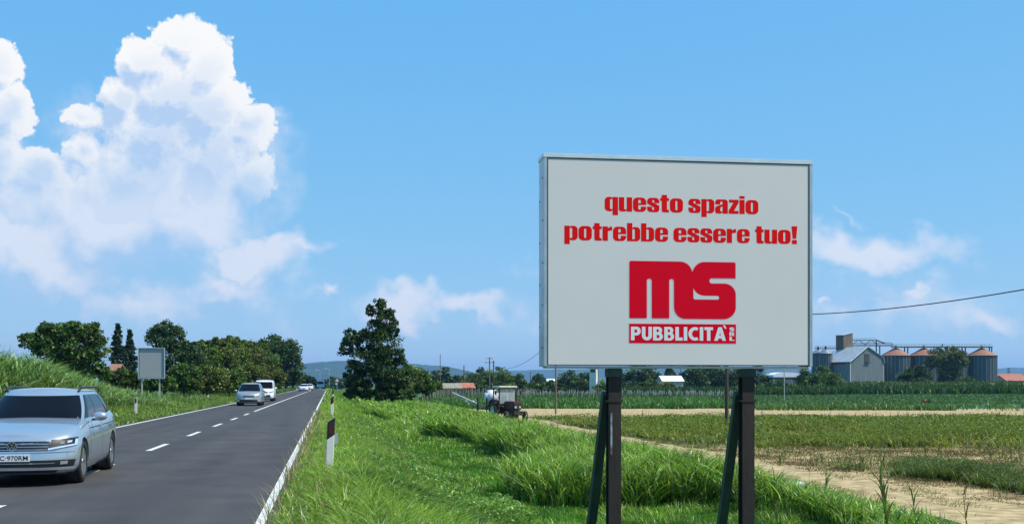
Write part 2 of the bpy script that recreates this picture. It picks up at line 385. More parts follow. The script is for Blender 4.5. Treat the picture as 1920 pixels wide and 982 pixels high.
def asphalt():
    m = bpy.data.materials.new('asphalt'); m.use_nodes = True; N = m.node_tree.nodes; L = m.node_tree.links; b = N['Principled BSDF']
    b.inputs['Roughness'].default_value = .78; b.inputs['Specular IOR Level'].default_value = .35
    tc = N.new('ShaderNodeTexCoord')
    mp = N.new('ShaderNodeMapping'); mp.inputs['Scale'].default_value = (1.1, .05, 1); L.new(tc.outputs['Object'], mp.inputs[0])
    n1 = N.new('ShaderNodeTexNoise'); n1.inputs['Scale'].default_value = 1.0; n1.inputs['Detail'].default_value = 5; L.new(mp.outputs[0], n1.inputs['Vector'])
    n2 = N.new('ShaderNodeTexNoise'); n2.inputs['Scale'].default_value = 90; n2.inputs['Detail'].default_value = 3; L.new(tc.outputs['Object'], n2.inputs['Vector'])
    n3 = N.new('ShaderNodeTexNoise'); n3.inputs['Scale'].default_value = .8; n3.inputs['Detail'].default_value = 6; L.new(tc.outputs['Object'], n3.inputs['Vector'])
    vo = N.new('ShaderNodeTexVoronoi'); vo.inputs['Scale'].default_value = 14; L.new(tc.outputs['Object'], vo.inputs['Vector'])
    sp = N.new('ShaderNodeMapRange'); sp.inputs['From Min'].default_value = .09; sp.inputs['From Max'].default_value = .03; L.new(vo.outputs['Distance'], sp.inputs['Value'])
    def ramp(src, a, b_, c0, c1):
        r = N.new('ShaderNodeValToRGB'); r.color_ramp.elements[0].position = a; r.color_ramp.elements[1].position = b_
        r.color_ramp.elements[0].color = (*c0, 1); r.color_ramp.elements[1].color = (*c1, 1); L.new(src, r.inputs[0]); return r.outputs[0]
    c = ramp(n1.outputs[0], .3, .7, (.040, .0365, .036), (.064, .0585, .057))
    def mul(a, b_):
        q = N.new('ShaderNodeMix'); q.data_type = 'RGBA'; q.blend_type = 'MULTIPLY'; q.inputs[0].default_value = 1; L.new(a, q.inputs[6]); L.new(b_, q.inputs[7]); return q.outputs[2]
    c = mul(c, ramp(n2.outputs[0], .35, .65, (.6, .6, .6), (1.42, 1.41, 1.39)))
    c = mul(c, ramp(n3.outputs[0], .3, .7, (.80, .80, .82), (1.18, 1.16, 1.12)))
    q = N.new('ShaderNodeMix'); q.data_type = 'RGBA'; L.new(sp.outputs[0], q.inputs[0]); L.new(c, q.inputs[6]); q.inputs[7].default_value = (.16, .155, .15, 1)
    L.new(q.outputs[2], b.inputs['Base Color'])
    bp = N.new('ShaderNodeBump'); bp.inputs['Distance'].default_value = .01; bp.inputs['Strength'].default_value = .5; L.new(n2.outputs[0], bp.inputs['Height']); L.new(bp.outputs[0], b.inputs['Normal'])
    return m
M['paint_line'] = mat('road_paint', (.74, .73, .67), .7, 0, col2=(.42, .41, .38), vscale=20, bump=.2)
def strip(name, m, x0, x1, ya, yb, z, kind='structure', step=6, wob=0):
    ys = np.arange(ya, yb + step * .5, step); ys[-1] = yb
    V = []
    for y in ys:
        o = float(bend(y)); V.append((x0 + o, y, z)); V.append((x1 + o + wob * (float(fbm(y * 1.7, 3.3)) - .5), y, z))
    ob = grid_mesh(name, np.array(V), len(ys), 2, m, None, False)
    if kind: tag(ob, kind=kind)
    return ob
ROAD_END = 640
strip('road', asphalt(), -7.75, -.60, -25, ROAD_END, 0, wob=.12, step=1.0)
LX0, LXC, LX1 = -7.46, -4.15, -.765
def markings():
    parts = []
    def q(x0, x1, ya, yb, step=4):
        ys = np.arange(ya, yb + .01, min(step, yb - ya)); 
        if ys[-1] < yb - .01: ys = np.append(ys, yb)
        for a, b in zip(ys, ys[1:]):
            oa = float(bend(a)); ob = float(bend(b)); parts.append([(x0 + oa, a, .004), (x1 + oa, a, .004), (x1 + ob, b, .004), (x0 + ob, b, .004)])
    q(LX0 - .07, LX0 + .07, -20, ROAD_END - 4); q(LX1 - .055, LX1 + .055, -20, ROAD_END - 4)
    for k in range(-3, 7):
        e = 15.2 + 7.4 * k; q(LXC - .07, LXC + .07, e - 3, e)
    q(LXC - .07, LXC + .07, 64.2, ROAD_END - 4)
    mb = MB()
    for p in parts: mb.poly(p, [(0, 1, 2, 3)])
    tag(mb.build('road_markings', M['paint_line']), kind='structure')
markings()

def sandmat():
    m = mat('sandy_dirt', (.50, .385, .20), .95, 0, col2=(.27, .20, .11), vscale=2.6, bump=1.0, bscale=6, spec=.1)
    return m
M['sand'] = sandmat()
def track(name, ctr, half, ya, yb, step, seed):
    ys = np.arange(ya, yb, step); V = []; K = np.linspace(-1, 1, 13)
    for y in ys:
        c = np.interp(y, *ctr[0]); h0 = np.interp(y, *ctr[1])
        l = -h0 - .55 * (float(fbm(y / 1.6, seed)) - .5) - .5 * (float(fbm(y / 6, seed + 5)) - .5)
        r = h0 + .55 * (float(fbm(y / 1.4, seed + 9)) - .5) + .7 * (float(fbm(y / 5, seed + 15)) - .5)
        for k in K: x = c + (l if k < 0 else r) * abs(k); V.append((x, y, 0))
    V = np.array(V); V[:, 2] = gz(V[:, 0], V[:, 1]) + .012 + .05 * (1 - np.abs(np.tile(K, len(ys))))*0
    o = grid_mesh(name, V, len(ys), 13, M['sand']); return tag(o, kind='structure')
track('dirt_track', (([10, 25, 60, 90, 120, 180, 260], [14.7, 14.3, 13.6, 14.2, 15.6, 18.0, 22.0]), ([10, 25, 40, 90, 260], [2.3, 2.0, 1.5, 1.5, 1.9])), 0, 8, 250, .3, 2.2)
def cross_track():
    Xs = np.arange(-.5, 150, .6); V = []
    for X in Xs:
        zn = np.interp(X, [0, 50, 150], [97.5, 93, 86]) + 1.6 * (float(fbm(X / 4, 1.1)) - .5); zf = np.interp(X, [0, 50, 150], [121, 113, 99]) + .5 * (float(fbm(X / 3, 8.1)) - .5)
        for k in np.linspace(0, 1, 9):
            x, y = cw(X, zn + (zf - zn) * k); V.append((x, y, 0))
    V = np.array(V); V[:, 2] = gz(V[:, 0], V[:, 1]) + .016
    tag(grid_mesh('farm_track', V, len(Xs), 9, M['sand']), kind='structure')
cross_track()
def faint_track():
    Xs = np.arange(14, 60, .6); V = []
    for X in Xs:
        for k in (0, .5, 1): x, y = cw(X, 79.5 + 2.2 * (float(fbm(X / 4, 3.1)) - .5) + 2.0 * k * (.5 + float(fbm(X / 3, 5.5)))); V.append((x, y, 0))
    V = np.array(V); V[:, 2] = gz(V[:, 0], V[:, 1]) + .014; tag(grid_mesh('faint_track', V, len(Xs), 3, M['sand']), kind='structure')
faint_track()
# light gravel yard beyond the grass where the track starts
def hills():
    def ridge(name, prof, Z, depth, col, seed):
        pxs = np.arange(prof[0][0], prof[-1][0], 6.0); py = np.interp(pxs, [p[0] for p in prof], [p[1] for p in prof])
        rows = []; T = np.linspace(-1, 1, 17)
        for i, (a, b) in enumerate(zip(pxs, py)):
            hz = (HOR - b) / F * Z + CAMZ
            for t in T:
                zz = Z + t * depth; s = (1 - abs(t)) ** .85
                n = (float(fbm(a / 34 + seed, t * 3 + seed)) - .5)
                x, y = cw((a - 960) / F * Z, zz); rows.append((x, y, max(-3, hz * s * (1 + .25 * n * (1 - s)) + (float(fbm(a / 9, seed)) - .5) * 6 * s)))
        m = mat(name + '_woods', col, .95, 0, var=.4, vscale=.01)
        o = grid_mesh(name, np.array(rows), len(pxs), len(T), m, None, True); tag(o, kind='structure')
    ridge('hills', [(300, 712), (420, 700), (520, 688), (565, 682), (600, 678), (640, 676), (700, 678), (760, 680), (790, 683), (830, 686), (860, 691), (905, 702), (960, 715), (1000, 719)], 5200, 900, (.02, .05, .035), 1.7)
    ridge('distant_hills', [(820, 712), (900, 699), (960, 694), (1040, 692), (1100, 691), (1150, 686), (1260, 683), (1400, 688), (1560, 693), (1700, 696), (1850, 692), (1900, 689), (2100, 688), (2300, 700)], 8200, 1200, (.02, .05, .04), 5.1)
hills()

# ------------------------------------------------------------------ grasses, reeds, crops
def blades(x, y, z, h, w, tint, bendv, seg=3):
    n = len(x); az = rng.random(n) * 2 * np.pi; fa = az + rng.normal(0, .6, n) + np.pi / 2
    lx, ly = np.cos(az), np.sin(az); sx, sy = np.cos(fa), np.sin(fa)
    V = np.zeros((n, 2 * seg + 1, 3))
    for k in range(seg + 1):
        t = k / seg; u = h * t * (1 - .38 * bendv * t); d = h * bendv * t ** 2 * .95
        px = x + lx * d; py = y + ly * d; pz = z - .04 + u + .04 * t
        if k == seg: V[:, 2 * seg, 0] = px; V[:, 2 * seg, 1] = py; V[:, 2 * seg, 2] = pz
        else:
            ww = w * .5 * (1 - t * .55) * (1.0 if k else .7)
            V[:, 2 * k, 0] = px - sx * ww; V[:, 2 * k, 1] = py - sy * ww; V[:, 2 * k, 2] = pz
            V[:, 2 * k + 1, 0] = px + sx * ww; V[:, 2 * k + 1, 1] = py + sy * ww; V[:, 2 * k + 1, 2] = pz
    nv = 2 * seg + 1; f = []; tot = []
    for k in range(seg - 1): f += [2 * k, 2 * k + 1, 2 * k + 3, 2 * k + 2]; tot.append(4)
    f += [2 * seg - 2, 2 * seg - 1, 2 * seg]; tot.append(3)
    FI = (np.array(f)[None] + (np.arange(n) * nv)[:, None]).ravel(); TT = np.tile(tot, n)
    return V.reshape(-1, 3), FI, TT, np.repeat(tint, nv, axis=0)
def join(parts):
    V = []; Fx = []; T = []; C = []; o = 0
    for v, f, t, c in parts: V.append(v); Fx.append(f + o); T.append(t); C.append(c); o += len(v)
    return np.concatenate(V), np.concatenate(Fx), np.concatenate(T), np.concatenate(C)
def palette(n, cols, var=.22, wts=None):
    i = rng.choice(len(cols), n, p=wts); c = np.array(cols)[i]; return np.clip(c * (1 + rng.normal(0, var, (n, 1))) * (1 + rng.normal(0, .05, (n, 3))), .004, 1)
def scatter(xa, xb, ya, yb, weight, h, cover, wmin, cols, bendm=.6, seg=3, camspace=False, hfun=None, maxn=60000, wk=.85, pw=None, wts=None, zf=None, clump=None):
    ed = np.geomspace(ya, yb, max(2, int(np.log(yb / ya) / .22) + 2)); parts = []
    for a, b in zip(ed, ed[1:]):
        m = (a + b) / 2; w = max(wmin, m / 1120 * wk); area = (xb - xa) * (b - a) if not callable(xa) else 0
        if callable(xa): A0, B0 = xa(m), xb(m); area = (B0 - A0) * (b - a)
        else: A0, B0 = xa, xb
        n = int(min(maxn, area * cover / (w * h * .6)))
        if n < 1: continue
        p = A0 + rng.random(n) * (B0 - A0); q = a + rng.random(n) * (b - a)
        if clump:                     # pull blades towards tuft centres
            cs = clump; jx = (np.floor(p / cs) + .5 + .8 * (vnoise(np.floor(p / cs) * 3.7 + .5, np.floor(q / cs) * 5.1 + .5) - .5)) * cs; jy = (np.floor(q / cs) + .5 + .8 * (vnoise(np.floor(q / cs) * 2.9 + .5, np.floor(p / cs) * 4.3 + .5) - .5)) * cs
            p = p + (jx - p) * .45; q = q + (jy - q) * .45
        if camspace: x, y = cw(p, q)
        else: x, y = p, q
        k = rng.random(n) < weight(x, y); x, y = x[k], y[k]; n = len(x)
        if not n: continue
        hh = h * (.65 + .7 * rng.random(n)) * (hfun(x, y) if hfun else 1)
        z = gz(x, y) if zf is None else zf(x, y)
        bv = np.clip(rng.normal(bendm, .22, n), .05, 1.15)
        t = palette(n, cols, .24, wts); t = t * ((.70 + .55 * fbm(x / 1.7, y / 1.7)) * (.70 + .6 * vnoise(x / .28, y / .28)))[:, None]
        parts.append(blades(x, y, z, hh, np.full(n, w) * (.7 + .7 * rng.random(n)), t, bv, seg))
    return parts
def tiered(xa, xb, ya, yb, weight, hplant, cover, lh, wmin, cols, hfun, maxn, wk=1.0):      # arching leaves leaving upright stems at all heights
    ed = np.geomspace(ya, yb, 8); parts = []
    for a, b in zip(ed, ed[1:]):
        m = (a + b) / 2; w = max(wmin, m / 1120 * wk); n = int(min(maxn, (xb - xa) * (b - a) * cover / (w * lh * .6)))
        x = xa + rng.random(n) * (xb - xa); y = a + rng.random(n) * (b - a); sx = np.round(x / .16) * .16 + .05 * rng.normal(0, 1, n); x = sx
        k = rng.random(n) < weight(x, y); x, y = x[k], y[k]; n = len(x)
        if not n: continue
        H = hplant * hfun(x, y); z0 = gz(x, y) + np.maximum(0, H - lh * .7) * rng.random(n) ** .6
        t = palette(n, cols, .24) * ((.70 + .55 * fbm(x / 1.5, y / 1.5)) * (.7 + .6 * vnoise(x / .3, y / .3)))[:, None]
        parts.append(blades(x, y, z0, lh * (.6 + .7 * rng.random(n)) * np.clip(H / hplant * 1.3, .3, 1), np.full(n, w) * (.7 + .7 * rng.random(n)), t, np.clip(rng.normal(.95, .2, n), .3, 1.3), 4))
    return parts
def stuff(name, parts, m):
    V, Fx, T, C = join(parts); o = link(name, raw_mesh(name, V, Fx, T, C), m); return tag(o, kind='stuff')
GB = [(.17, .31, .03), (.22, .37, .045), (.11, .23, .025), (.29, .40, .08)]
STRAW = [(.36, .30, .15), (.28, .24, .11)]
def w_verge(x, y):
    e = -.70 + .24 * fbm(y / .5, 9.1 + 0 * y)
    return sst(x, e - .12, e + .12) * (1 - sst(x, np.interp(y, [20, 26], [3.4, 1.7]), np.interp(y, [20, 26], [4.8, 2.9]))) * (.55 + .45 * sst(fbm(x / .9, y / .9), .3, .55))
pv = scatter(-.8, 4.8, 9.5, 95, w_verge, .235, 2.7, .017, GB, 1.0, hfun=lambda x, y: (.5 + .75 * sst(x, -.6, .4)) * (1 - .62 * sst(x, .9, 2.4) * sst(y, 14, 24)) * (.75 + .7 * fbm(x / 1.3, y / 1.3)) * (1 + .25 * sst(y, 9, 12) * (1 - sst(y, 16, 22))), maxn=75000, clump=.34)
pv += scatter(-.72, 2.5, 9.5, 60, lambda x, y: .05 + .16 * (1 - sst(x, -.7, -.35)), .38, 1.0, .008, STRAW, .6, maxn=12000)
pv += scatter(-.8, 6, 95, 300, lambda x, y: sst(x - bend(y), -.45, -.25) + 0, .5, 2.6, .03, GB, .5, hfun=lambda x, y: .7 + .6 * fbm(x, y), maxn=9000)
stuff('verge_grass', pv, M['grass'])
# short mown strip in the ditch
MB_ = [(.085, .235, .015), (.10, .27, .02), (.07, .20, .013)]
pm = scatter(2.4, 9.2, 20, 110, lambda x, y: sst(x, 2.5, 3.6) * (1 - .3 * sst(x, 8, 9)), .09, 2.6, .014, MB_, .5, seg=2, maxn=60000, wk=1.0)
pm += scatter(2.4, 9.2, 20, 60, lambda x, y: sst(fbm(x / .8, y / .8), .55, .7), .25, .8, .012, GB, .7, maxn=12000)
stuff('mown_grass', pm, M['grass'])
# tall bright grass between the ditch and the track
TG = [(.15, .31, .03), (.23, .40, .05), (.08, .19, .02), (.36, .48, .13), (.12, .25, .025)]
def tall_left(y): return np.interp(y, [14, 22, 24.6, 25.6, 27, 31, 34, 40, 48, 57, 63, 70, 80, 95, 130], [9.6, 9.2, 8.6, 4.6, 4.2, 5.2, 7.0, 7.3, 6.7, 6.9, 5.4, 5.2, 4.6, 3.6, 3.0])
def w_tall(x, y):
    l = tall_left(y) + .9 * (fbm(x / 1.2, y / 1.2) - .5); r = np.interp(y, [10, 25, 60, 90, 130], [12.1, 12.2, 11.9, 12.4, 13.2]) + .8 * (fbm(x / 2, y / 2) - .5)
    a = sst(x, l - .12, l + .2) * (1 - sst(x, r - .8, r + .2))
    b = (1 - sst(((x - 2.8) / 1.5) ** 2 + ((y - 60) / 12.) ** 2, .7, 1.2))
    return np.clip(a + b, 0, 1) * (.45 + .55 * sst(fbm(x / .75 + 5, y / .75), .32, .5))
def h_tall(x, y):
    return (.62 + .75 * fbm(x / 2.2, y / 2.2)) * (1 - .72 * sst(x, 7.8, 12.3) ) * (1 - .55 * (1 - sst(y, 16, 24)) ) * (1 - .45 * sst(4.4 - x, 0, 1) * (1 - sst(y, 80, 100)))
pt = scatter(2.2, 13.4, 13, 150, w_tall, 1.1, 2.6, .030, TG, .75, seg=4, hfun=h_tall, maxn=60000, wk=.95, clump=.55)
pt += scatter(6, 13.5, 13, 60, lambda x, y: w_tall(x, y) * .12, 1.35, .8, .010, [(.30, .27, .12), (.22, .24, .09)], .25, seg=3, hfun=h_tall, maxn=5000)
pt += tiered(2.2, 13.4, 20, 110, w_tall, 1.15, 3.4, .50, .026, TG, h_tall, 42000)
stuff('tall_grass', pt, M['grass'])
# left verge + reed bank
pl = scatter(-15, -7.6, 18, 130, lambda x, y: (1 - sst(x, -7.95, -7.7)) * (.5 + .5 * sst(fbm(x, y), .3, .5)), .38, 2.6, .02, [(.14, .24, .03), (.19, .29, .045), (.26, .30, .08), (.09, .18, .025)], .5, seg=3,
             hfun=lambda x, y: .45 + 1.0 * sst(-x, 8, 11) * fbm(x / 2, y / 2) * 1.6, maxn=45000)
pl += scatter(-22, -7.7, 130, 330, lambda x, y: 1 - sst(x - bend(y), -8.0, -7.7), .55, 2.4, .05, [(.09, .17, .03), (.13, .20, .045)], .5, seg=2, maxn=12000)
stuff('left_verge_grass', pl, M['grass'])
def h_reed(x, y):
    X = x * CT - y * ST; Z = x * ST + y * CT; px = X / Z * F + 960
    return np.interp(px, [-400, 0, 70, 100, 160, 215, 260, 330], [1.12, 1.05, 1.0, .93, .72, .56, .45, .3]) * (.8 + .35 * fbm(x / 1.5, y / 1.5))
pr = scatter(-24, -10.6, 30, 105, lambda x, y: (1 - sst(x, -12.2 + .8 * fbm(y / 2, x * 0), -11.0)) * (.5 + .5 * sst(fbm(x / .9, y / .9), .3, .5)), 2.6, 2.6, .05, [(.12, .22, .06), (.17, .28, .09), (.08, .16, .04), (.24, .34, .14)], .35, seg=4, hfun=h_reed, maxn=42000, wk=1.1, clump=.7)
pr += tiered(-24, -10.6, 30, 110, lambda x, y: 1 - sst(x, -12.0 + .8 * fbm(y / 2, x * 0), -10.9), 2.85, 7.0, .85, .06, [(.12, .22, .06), (.17, .28, .09), (.08, .16, .04), (.25, .35, .15)], h_reed, 45000, 1.15)
stuff('reed_bank', pr, M['reed'])
def leaves(xa, xb, ya, yb, weight, h, cover, size, cols, camspace=False, hfun=None, maxn=40000):
    ed = np.geomspace(ya, yb, 8); parts = []
    for a, b in zip(ed, ed[1:]):
        m = (a + b) / 2; sz = max(size, m / 1120 * .8); A0, B0 = (xa(m), xb(m)) if callable(xa) else (xa, xb)
        n = int(min(maxn, (B0 - A0) * (b - a) * cover / (sz * sz)))
        if n < 1: continue
        p = A0 + rng.random(n) * (B0 - A0); q = a + rng.random(n) * (b - a); x, y = cw(p, q) if camspace else (p, q)
        k = rng.random(n) < weight(x, y); x, y = x[k], y[k]; n = len(x)
        if not n: continue
        hh = h * (hfun(x, y) if hfun else 1) * rng.random(n) ** .55; t = palette(n, cols, .22) * (.75 + .5 * fbm(x / 1.3, y / 1.3))[:, None]
        parts.append(quads(np.stack([x, y, gz(x, y) + hh + .02], 1), sz * (.6 + .8 * rng.random(n)), t, .6))
    return parts
def quads(c, s, tint, flat=.0):
    n = len(c); a = rng.normal(0, 1, (n, 3)); a[:, 2] += flat; a /= np.linalg.norm(a, axis=1)[:, None] + 1e-9
    b = rng.normal(0, 1, (n, 3)); u = np.cross(a, b); u /= np.linalg.norm(u, axis=1)[:, None] + 1e-9; v = np.cross(a, u)
    s = s[:, None]; V = np.stack([c - u * s, c - v * s * .55 + a * s * .15, c + u * s, c + v * s * .55 + a * s * .15], 1)
    return V.reshape(-1, 3), np.arange(4 * n), np.full(n, 4), np.repeat(tint, 4, 0)
# weeds on the field right of the track (camera-frame strips)
OL = [(.13, .18, .026), (.18, .22, .035), (.09, .14, .02), (.26, .26, .06)]
def w_weed(x, y):
    Z = x * ST + y * CT; n = fbm(x / 2.5, y / 2.5)
    edge = np.interp(x, [14, 16, 22, 30, 45], [56, 49, 47.5, 46, 42]) + 3 * (fbm(x / 2, y / 2 + 8) - .5)
    return sst(x, 14.6 + n, 15.8 + n) * sst(Z, edge - .6, edge + .8) * (1 - sst(Z, 85, 90)) * (.2 + .8 * sst(n, .30, .5)) * (.12 + .88 * sst(fbm(x / 5 + 4, y / 3.4), .36, .46)) * (1 - .92 * sst(Z, 76, 78.5) * (1 - sst(Z, 82, 84)) * sst(fbm(x / 6, y / 6), .35, .5))
pw_ = scatter(lambda Z: .3 * 0 + 1.5 if Z > 60 else 3.5, lambda Z: .50 * Z + 2, 40, 97, w_weed, .46, 2.0, .024, OL, .9, seg=3, camspace=True, maxn=40000, wk=1.0, hfun=lambda x, y: (.4 + 1.2 * fbm(x / 1.6, y / 1.6)) * (1 - .45 * sst(x * ST + y * CT, 70, 86)), clump=.8)
pw_ += scatter(lambda Z: 1.5, lambda Z: .50 * Z + 2, 44, 97, lambda x, y: w_weed(x, y) * .18, .75, 1.0, .02, [(.24, .24, .10), (.30, .26, .12)], .3, seg=2, camspace=True, maxn=8000, wk=.7)
pw_ += leaves(lambda Z: 1.5 if Z > 60 else 3.5, lambda Z: .50 * Z + 2, 42, 97, w_weed, .60, 1.3, .032, [(.11, .18, .024), (.16, .22, .034), (.08, .13, .02), (.22, .25, .06)], True, lambda x, y: (.15 + 1.6 * fbm(x / 1.8, y / 1.8) * (.6 + .8 * vnoise(x / 7, y / 5))) * (1 - .5 * sst(x * ST + y * CT, 70, 86)), 45000)
stuff('field_weeds', pw_, M['reed'])
# sparse growth on the dry ground, thicker clumps by the track
def w_dry(x, y):
    n = fbm(x / 1.1 + 3, y / 1.1); xe = np.interp(y, [15, 25, 35, 45], [18.2, 17.4, 15.9, 15.4]) 
    cl = sst(x, xe - .2, xe + .4) * (1 - sst(x, xe + 2.6, xe + 3.8)) * sst(y, 21, 24) * (1 - sst(y, 32.5, 35)) * sst(n, .33, .46)
    big = (1 - sst(((x - 20.6) / 2.2) ** 2 + ((y - 26.0) / 4.0) ** 2, .6, 1.2)) * 0
    return np.clip(cl + big + .03 * sst(n, .5, .62) * sst(x, 15.2, 16), 0, 1)
pd = scatter(14.8, 27, 15, 52, w_dry, .42, 3.8, .016, [(.06, .11, .025), (.09, .14, .035), (.15, .17, .05), (.05, .085, .02)], .75, seg=3, maxn=45000, clump=.5, hfun=lambda x, y: .5 + 1.1 * fbm(x / 1.2, y / 1.2))
pd += scatter(14.6, 30, 15, 54, lambda x, y: .25 * sst(fbm(x / .7, y / .7), .45, .65) * sst(x, 15, 16.6), .13, 1.3, .012, [(.26, .19, .10), (.34, .26, .13), (.20, .15, .07)], .9, seg=2, maxn=26000)
pd += scatter(12.2, 17, 14, 75, lambda x, y: .5 * sst(fbm(x / .6 + 3, y / 2.4), .60, .72), .10, 1.0, .012, [(.20, .19, .07), (.26, .20, .10), (.12, .15, .04)], .9, seg=2, maxn=9000)
pd += leaves(15, 27, 18, 40, w_dry, .50, 1.6, .020, [(.06, .11, .025), (.09, .15, .035), (.18, .22, .10), (.05, .085, .02)], False, lambda x, y: .3 + 1.3 * fbm(x / .9, y / .9), 40000)
pd += leaves(14.9, 30, 18, 54, lambda x, y: .75 * sst(fbm(x / 1.4 + 2, y / .9), .46, .58), .07, .7, .018, [(.13, .085, .045), (.20, .14, .07), (.10, .08, .04), (.12, .13, .04)], False, None, 26000)
stuff('dry_field_plants', pd, M['reed'])
# leafy broad weeds on the ditch slope
pb = leaves(.8, 3.4, 15, 62, lambda x, y: sst(fbm(x / .8 + 2, y / 1.1), .60, .68), .34, 1.3, .026, [(.12, .25, .03), (.16, .30, .04), (.20, .32, .10)], False, lambda x, y: .4 + fbm(x, y), 30000)
pb += leaves(1.6, 3.6, 19, 23, lambda x, y: sst(fbm(x / .6 + 2, y / .7), .52, .60), .45, 1.5, .03, [(.15, .30, .04), (.22, .36, .10)], False, None, 9000)
stuff('broadleaf_weeds', pb, M['grass'])
# crops beyond the farm track
CR = [(.045, .12, .03), (.06, .15, .035), (.035, .09, .025)]
def xl(Z): return -.108 * Z + 1 if Z > 118 else 0
pc = scatter(lambda Z: -.083 * Z + 2, lambda Z: .19 * Z, 122, 175, lambda x, y: .6 + .4 * sst(fbm(x / 3, y / 3), .3, .6), .8, 2.6, .1, [(.06, .16, .035), (.085, .20, .045), (.045, .12, .03)], .7, seg=2, camspace=True, maxn=16000, wk=1.3, hfun=lambda x, y: .6 + .9 * fbm(x / 3, y / 3))
pc += scatter(lambda Z: .19 * Z, lambda Z: .48 * Z, 113, 140, lambda x, y: sst(fbm(x / 6, y / 6), .35, .5) * (1 - .9 * sst(x * CT - y * ST, 44, 50)), .75, 1.6, .1, [(.06, .13, .035), (.08, .16, .04)], .7, seg=2, camspace=True, maxn=12000, wk=1.2)
pc += scatter(lambda Z: .19 * Z, lambda Z: .48 * Z, 150, 265, lambda x, y: 1 + 0 * x, .22, 1.3, .1, [(.06, .135, .045), (.075, .15, .05)], .6, seg=2, camspace=True, maxn=9000, wk=1.6)
stuff('low_crop', pc, M['reed'])
pz = scatter(lambda Z: .10 * Z, lambda Z: .48 * Z, 258, 292, lambda x, y: 1 + 0 * x, 1.9, 5, .2, [(.030, .075, .02), (.045, .095, .025)], .4, seg=2, camspace=True, maxn=16000, wk=1.5)
pz += scatter(lambda Z: .19 * Z, lambda Z: .48 * Z, 330, 400, lambda x, y: sst(fbm(x / 9, y / 9), .2, .5), 2.1, 2.6, .2, [(.04, .085, .02), (.06, .11, .03), (.09, .11, .04)], .6, seg=2, camspace=True, maxn=16000, wk=1.6)
stuff('maize_field', pz, M['reed'])

# ------------------------------------------------------------------ trees
def quads(c, s, tint, flat=.0):
    n = len(c); a = rng.normal(0, 1, (n, 3)); a[:, 2] += flat; a /= np.linalg.norm(a, axis=1)[:, None] + 1e-9
    b = rng.normal(0, 1, (n, 3)); u = np.cross(a, b); u /= np.linalg.norm(u, axis=1)[:, None] + 1e-9; v = np.cross(a, u)
    s = s[:, None]; V = np.stack([c - u * s, c - v * s * .55 + a * s * .15, c + u * s, c + v * s * .55 + a * s * .15], 1)
    return V.reshape(-1, 3), np.arange(4 * n), np.full(n, 4), np.repeat(tint, 4, 0)
def crown_pts(lobes, n, sub=.30, nsub=26, gap=.0):
    vol = np.array([l[1][0] * l[1][1] * l[1][2] for l in lobes]) ** .52; vol = vol / vol.sum(); pts = []; ids = []; base = 0
    for (c, r), f in zip(lobes, vol):
        c = np.array(c); r = np.array(r); k = max(6, int(nsub * (.5 + f * len(lobes) * .5)))
        d = rng.normal(0, 1, (k, 3)); d /= np.linalg.norm(d, axis=1)[:, None]; d[:, 2] = np.where(d[:, 2] < -.75, -d[:, 2], d[:, 2])
        rad = .55 + .42 * rng.random((k, 1)) ** .6; cc = c + d * r * rad
        m = int(n * f); i = rng.integers(0, k, m); g = rng.normal(0, 1, (m, 3)); g /= np.linalg.norm(g, axis=1)[:, None] + 1e-9
        g *= (rng.random((m, 1)) ** .45); sr = sub * (.6 + .8 * rng.random(k))[i][:, None]
        pts.append(cc[i] + g * r.min() * sr * np.array([1.15, 1.15, .85])); ids.append(i + base); base += k
    return np.concatenate(pts), np.concatenate(ids), base
def trunk_mesh(h, r, targets, seed=0, lean=(0, 0)):
    mb = MB(); rr = random.Random(seed); p = Vector((0, 0, -.3)); pts = [(p, r * 1.25)]
    for k in range(1, 6):
        t = k / 5; pts.append((Vector((lean[0] * t + rr.uniform(-.06, .06) * h * .15, lean[1] * t + rr.uniform(-.06, .06) * h * .15, h * t)), r * (1 - .65 * t)))
    for (a, ra), (b, rb) in zip(pts, pts[1:]): mb.tube(a, b, ra, rb, 8)
    for i, tg in enumerate(targets):
        t = Vector(tg); k = 2 + i % 3; a, ra = pts[k]; mid = a.lerp(t, .5) + Vector((rr.uniform(-.2, .2), rr.uniform(-.2, .2), rr.uniform(0, .3)))
        mb.tube(a, mid, ra * .55, ra * .35, 6); mb.tube(mid, t, ra * .35, ra * .12, 6)
    return mb
def tree(name, label, cat, base, lobes, n, leaf, cols, group=None, r=.2, sub=.46, nsub=34, trunk_h=None, var=.36, m='leaf', flat=.3):
    bx, by = base; bz = float(gz(bx, by)); root = empty(name, (bx, by, bz), 0, label, cat, group)
    lb = [((c[0] - bx, c[1] - by, c[2] - bz), rr) for c, rr in lobes]
    top = max(c[2] + rr[2] for c, rr in lb); th = trunk_h or top * .62
    targets = [(c[0] * .9, c[1] * .9, c[2]) for c, rr in lb][:7]
    trunk_mesh(th, r, targets, int(abs(bx * 7 + by))).build('trunk', M['bark'], root, True)
    p, ids, k = crown_pts(lb, n, sub, nsub)
    keep = (p[:, 2] > .05); p = p[keep]; ids = ids[keep]
    ck = rng.choice(len(cols), k); cv = 1 + rng.normal(0, var * .7, k)
    t = np.array(cols)[ck][ids] * np.clip(cv[ids], .5, 1.6)[:, None] * (1 + rng.normal(0, var, (len(p), 1))); t = np.clip(t, .004, 1)
    V, Fx, T, C = quads(p, leaf * (.6 + .8 * rng.random(len(p))), t, flat)
    link('crown', raw_mesh('crown', V, Fx, T, C), M[m], root)
    return root
def LB(px, py, rx, ry, Z, dz=0.0, dep=None):
    x, y = P(px, Z + dz); k = F / Z; return ((x, y, zat(py, Z)), (rx / k, (dep or rx) / k, ry / k))
DG = [(.028, .055, .014), (.042, .078, .02), (.062, .098, .028), (.020, .040, .011)]
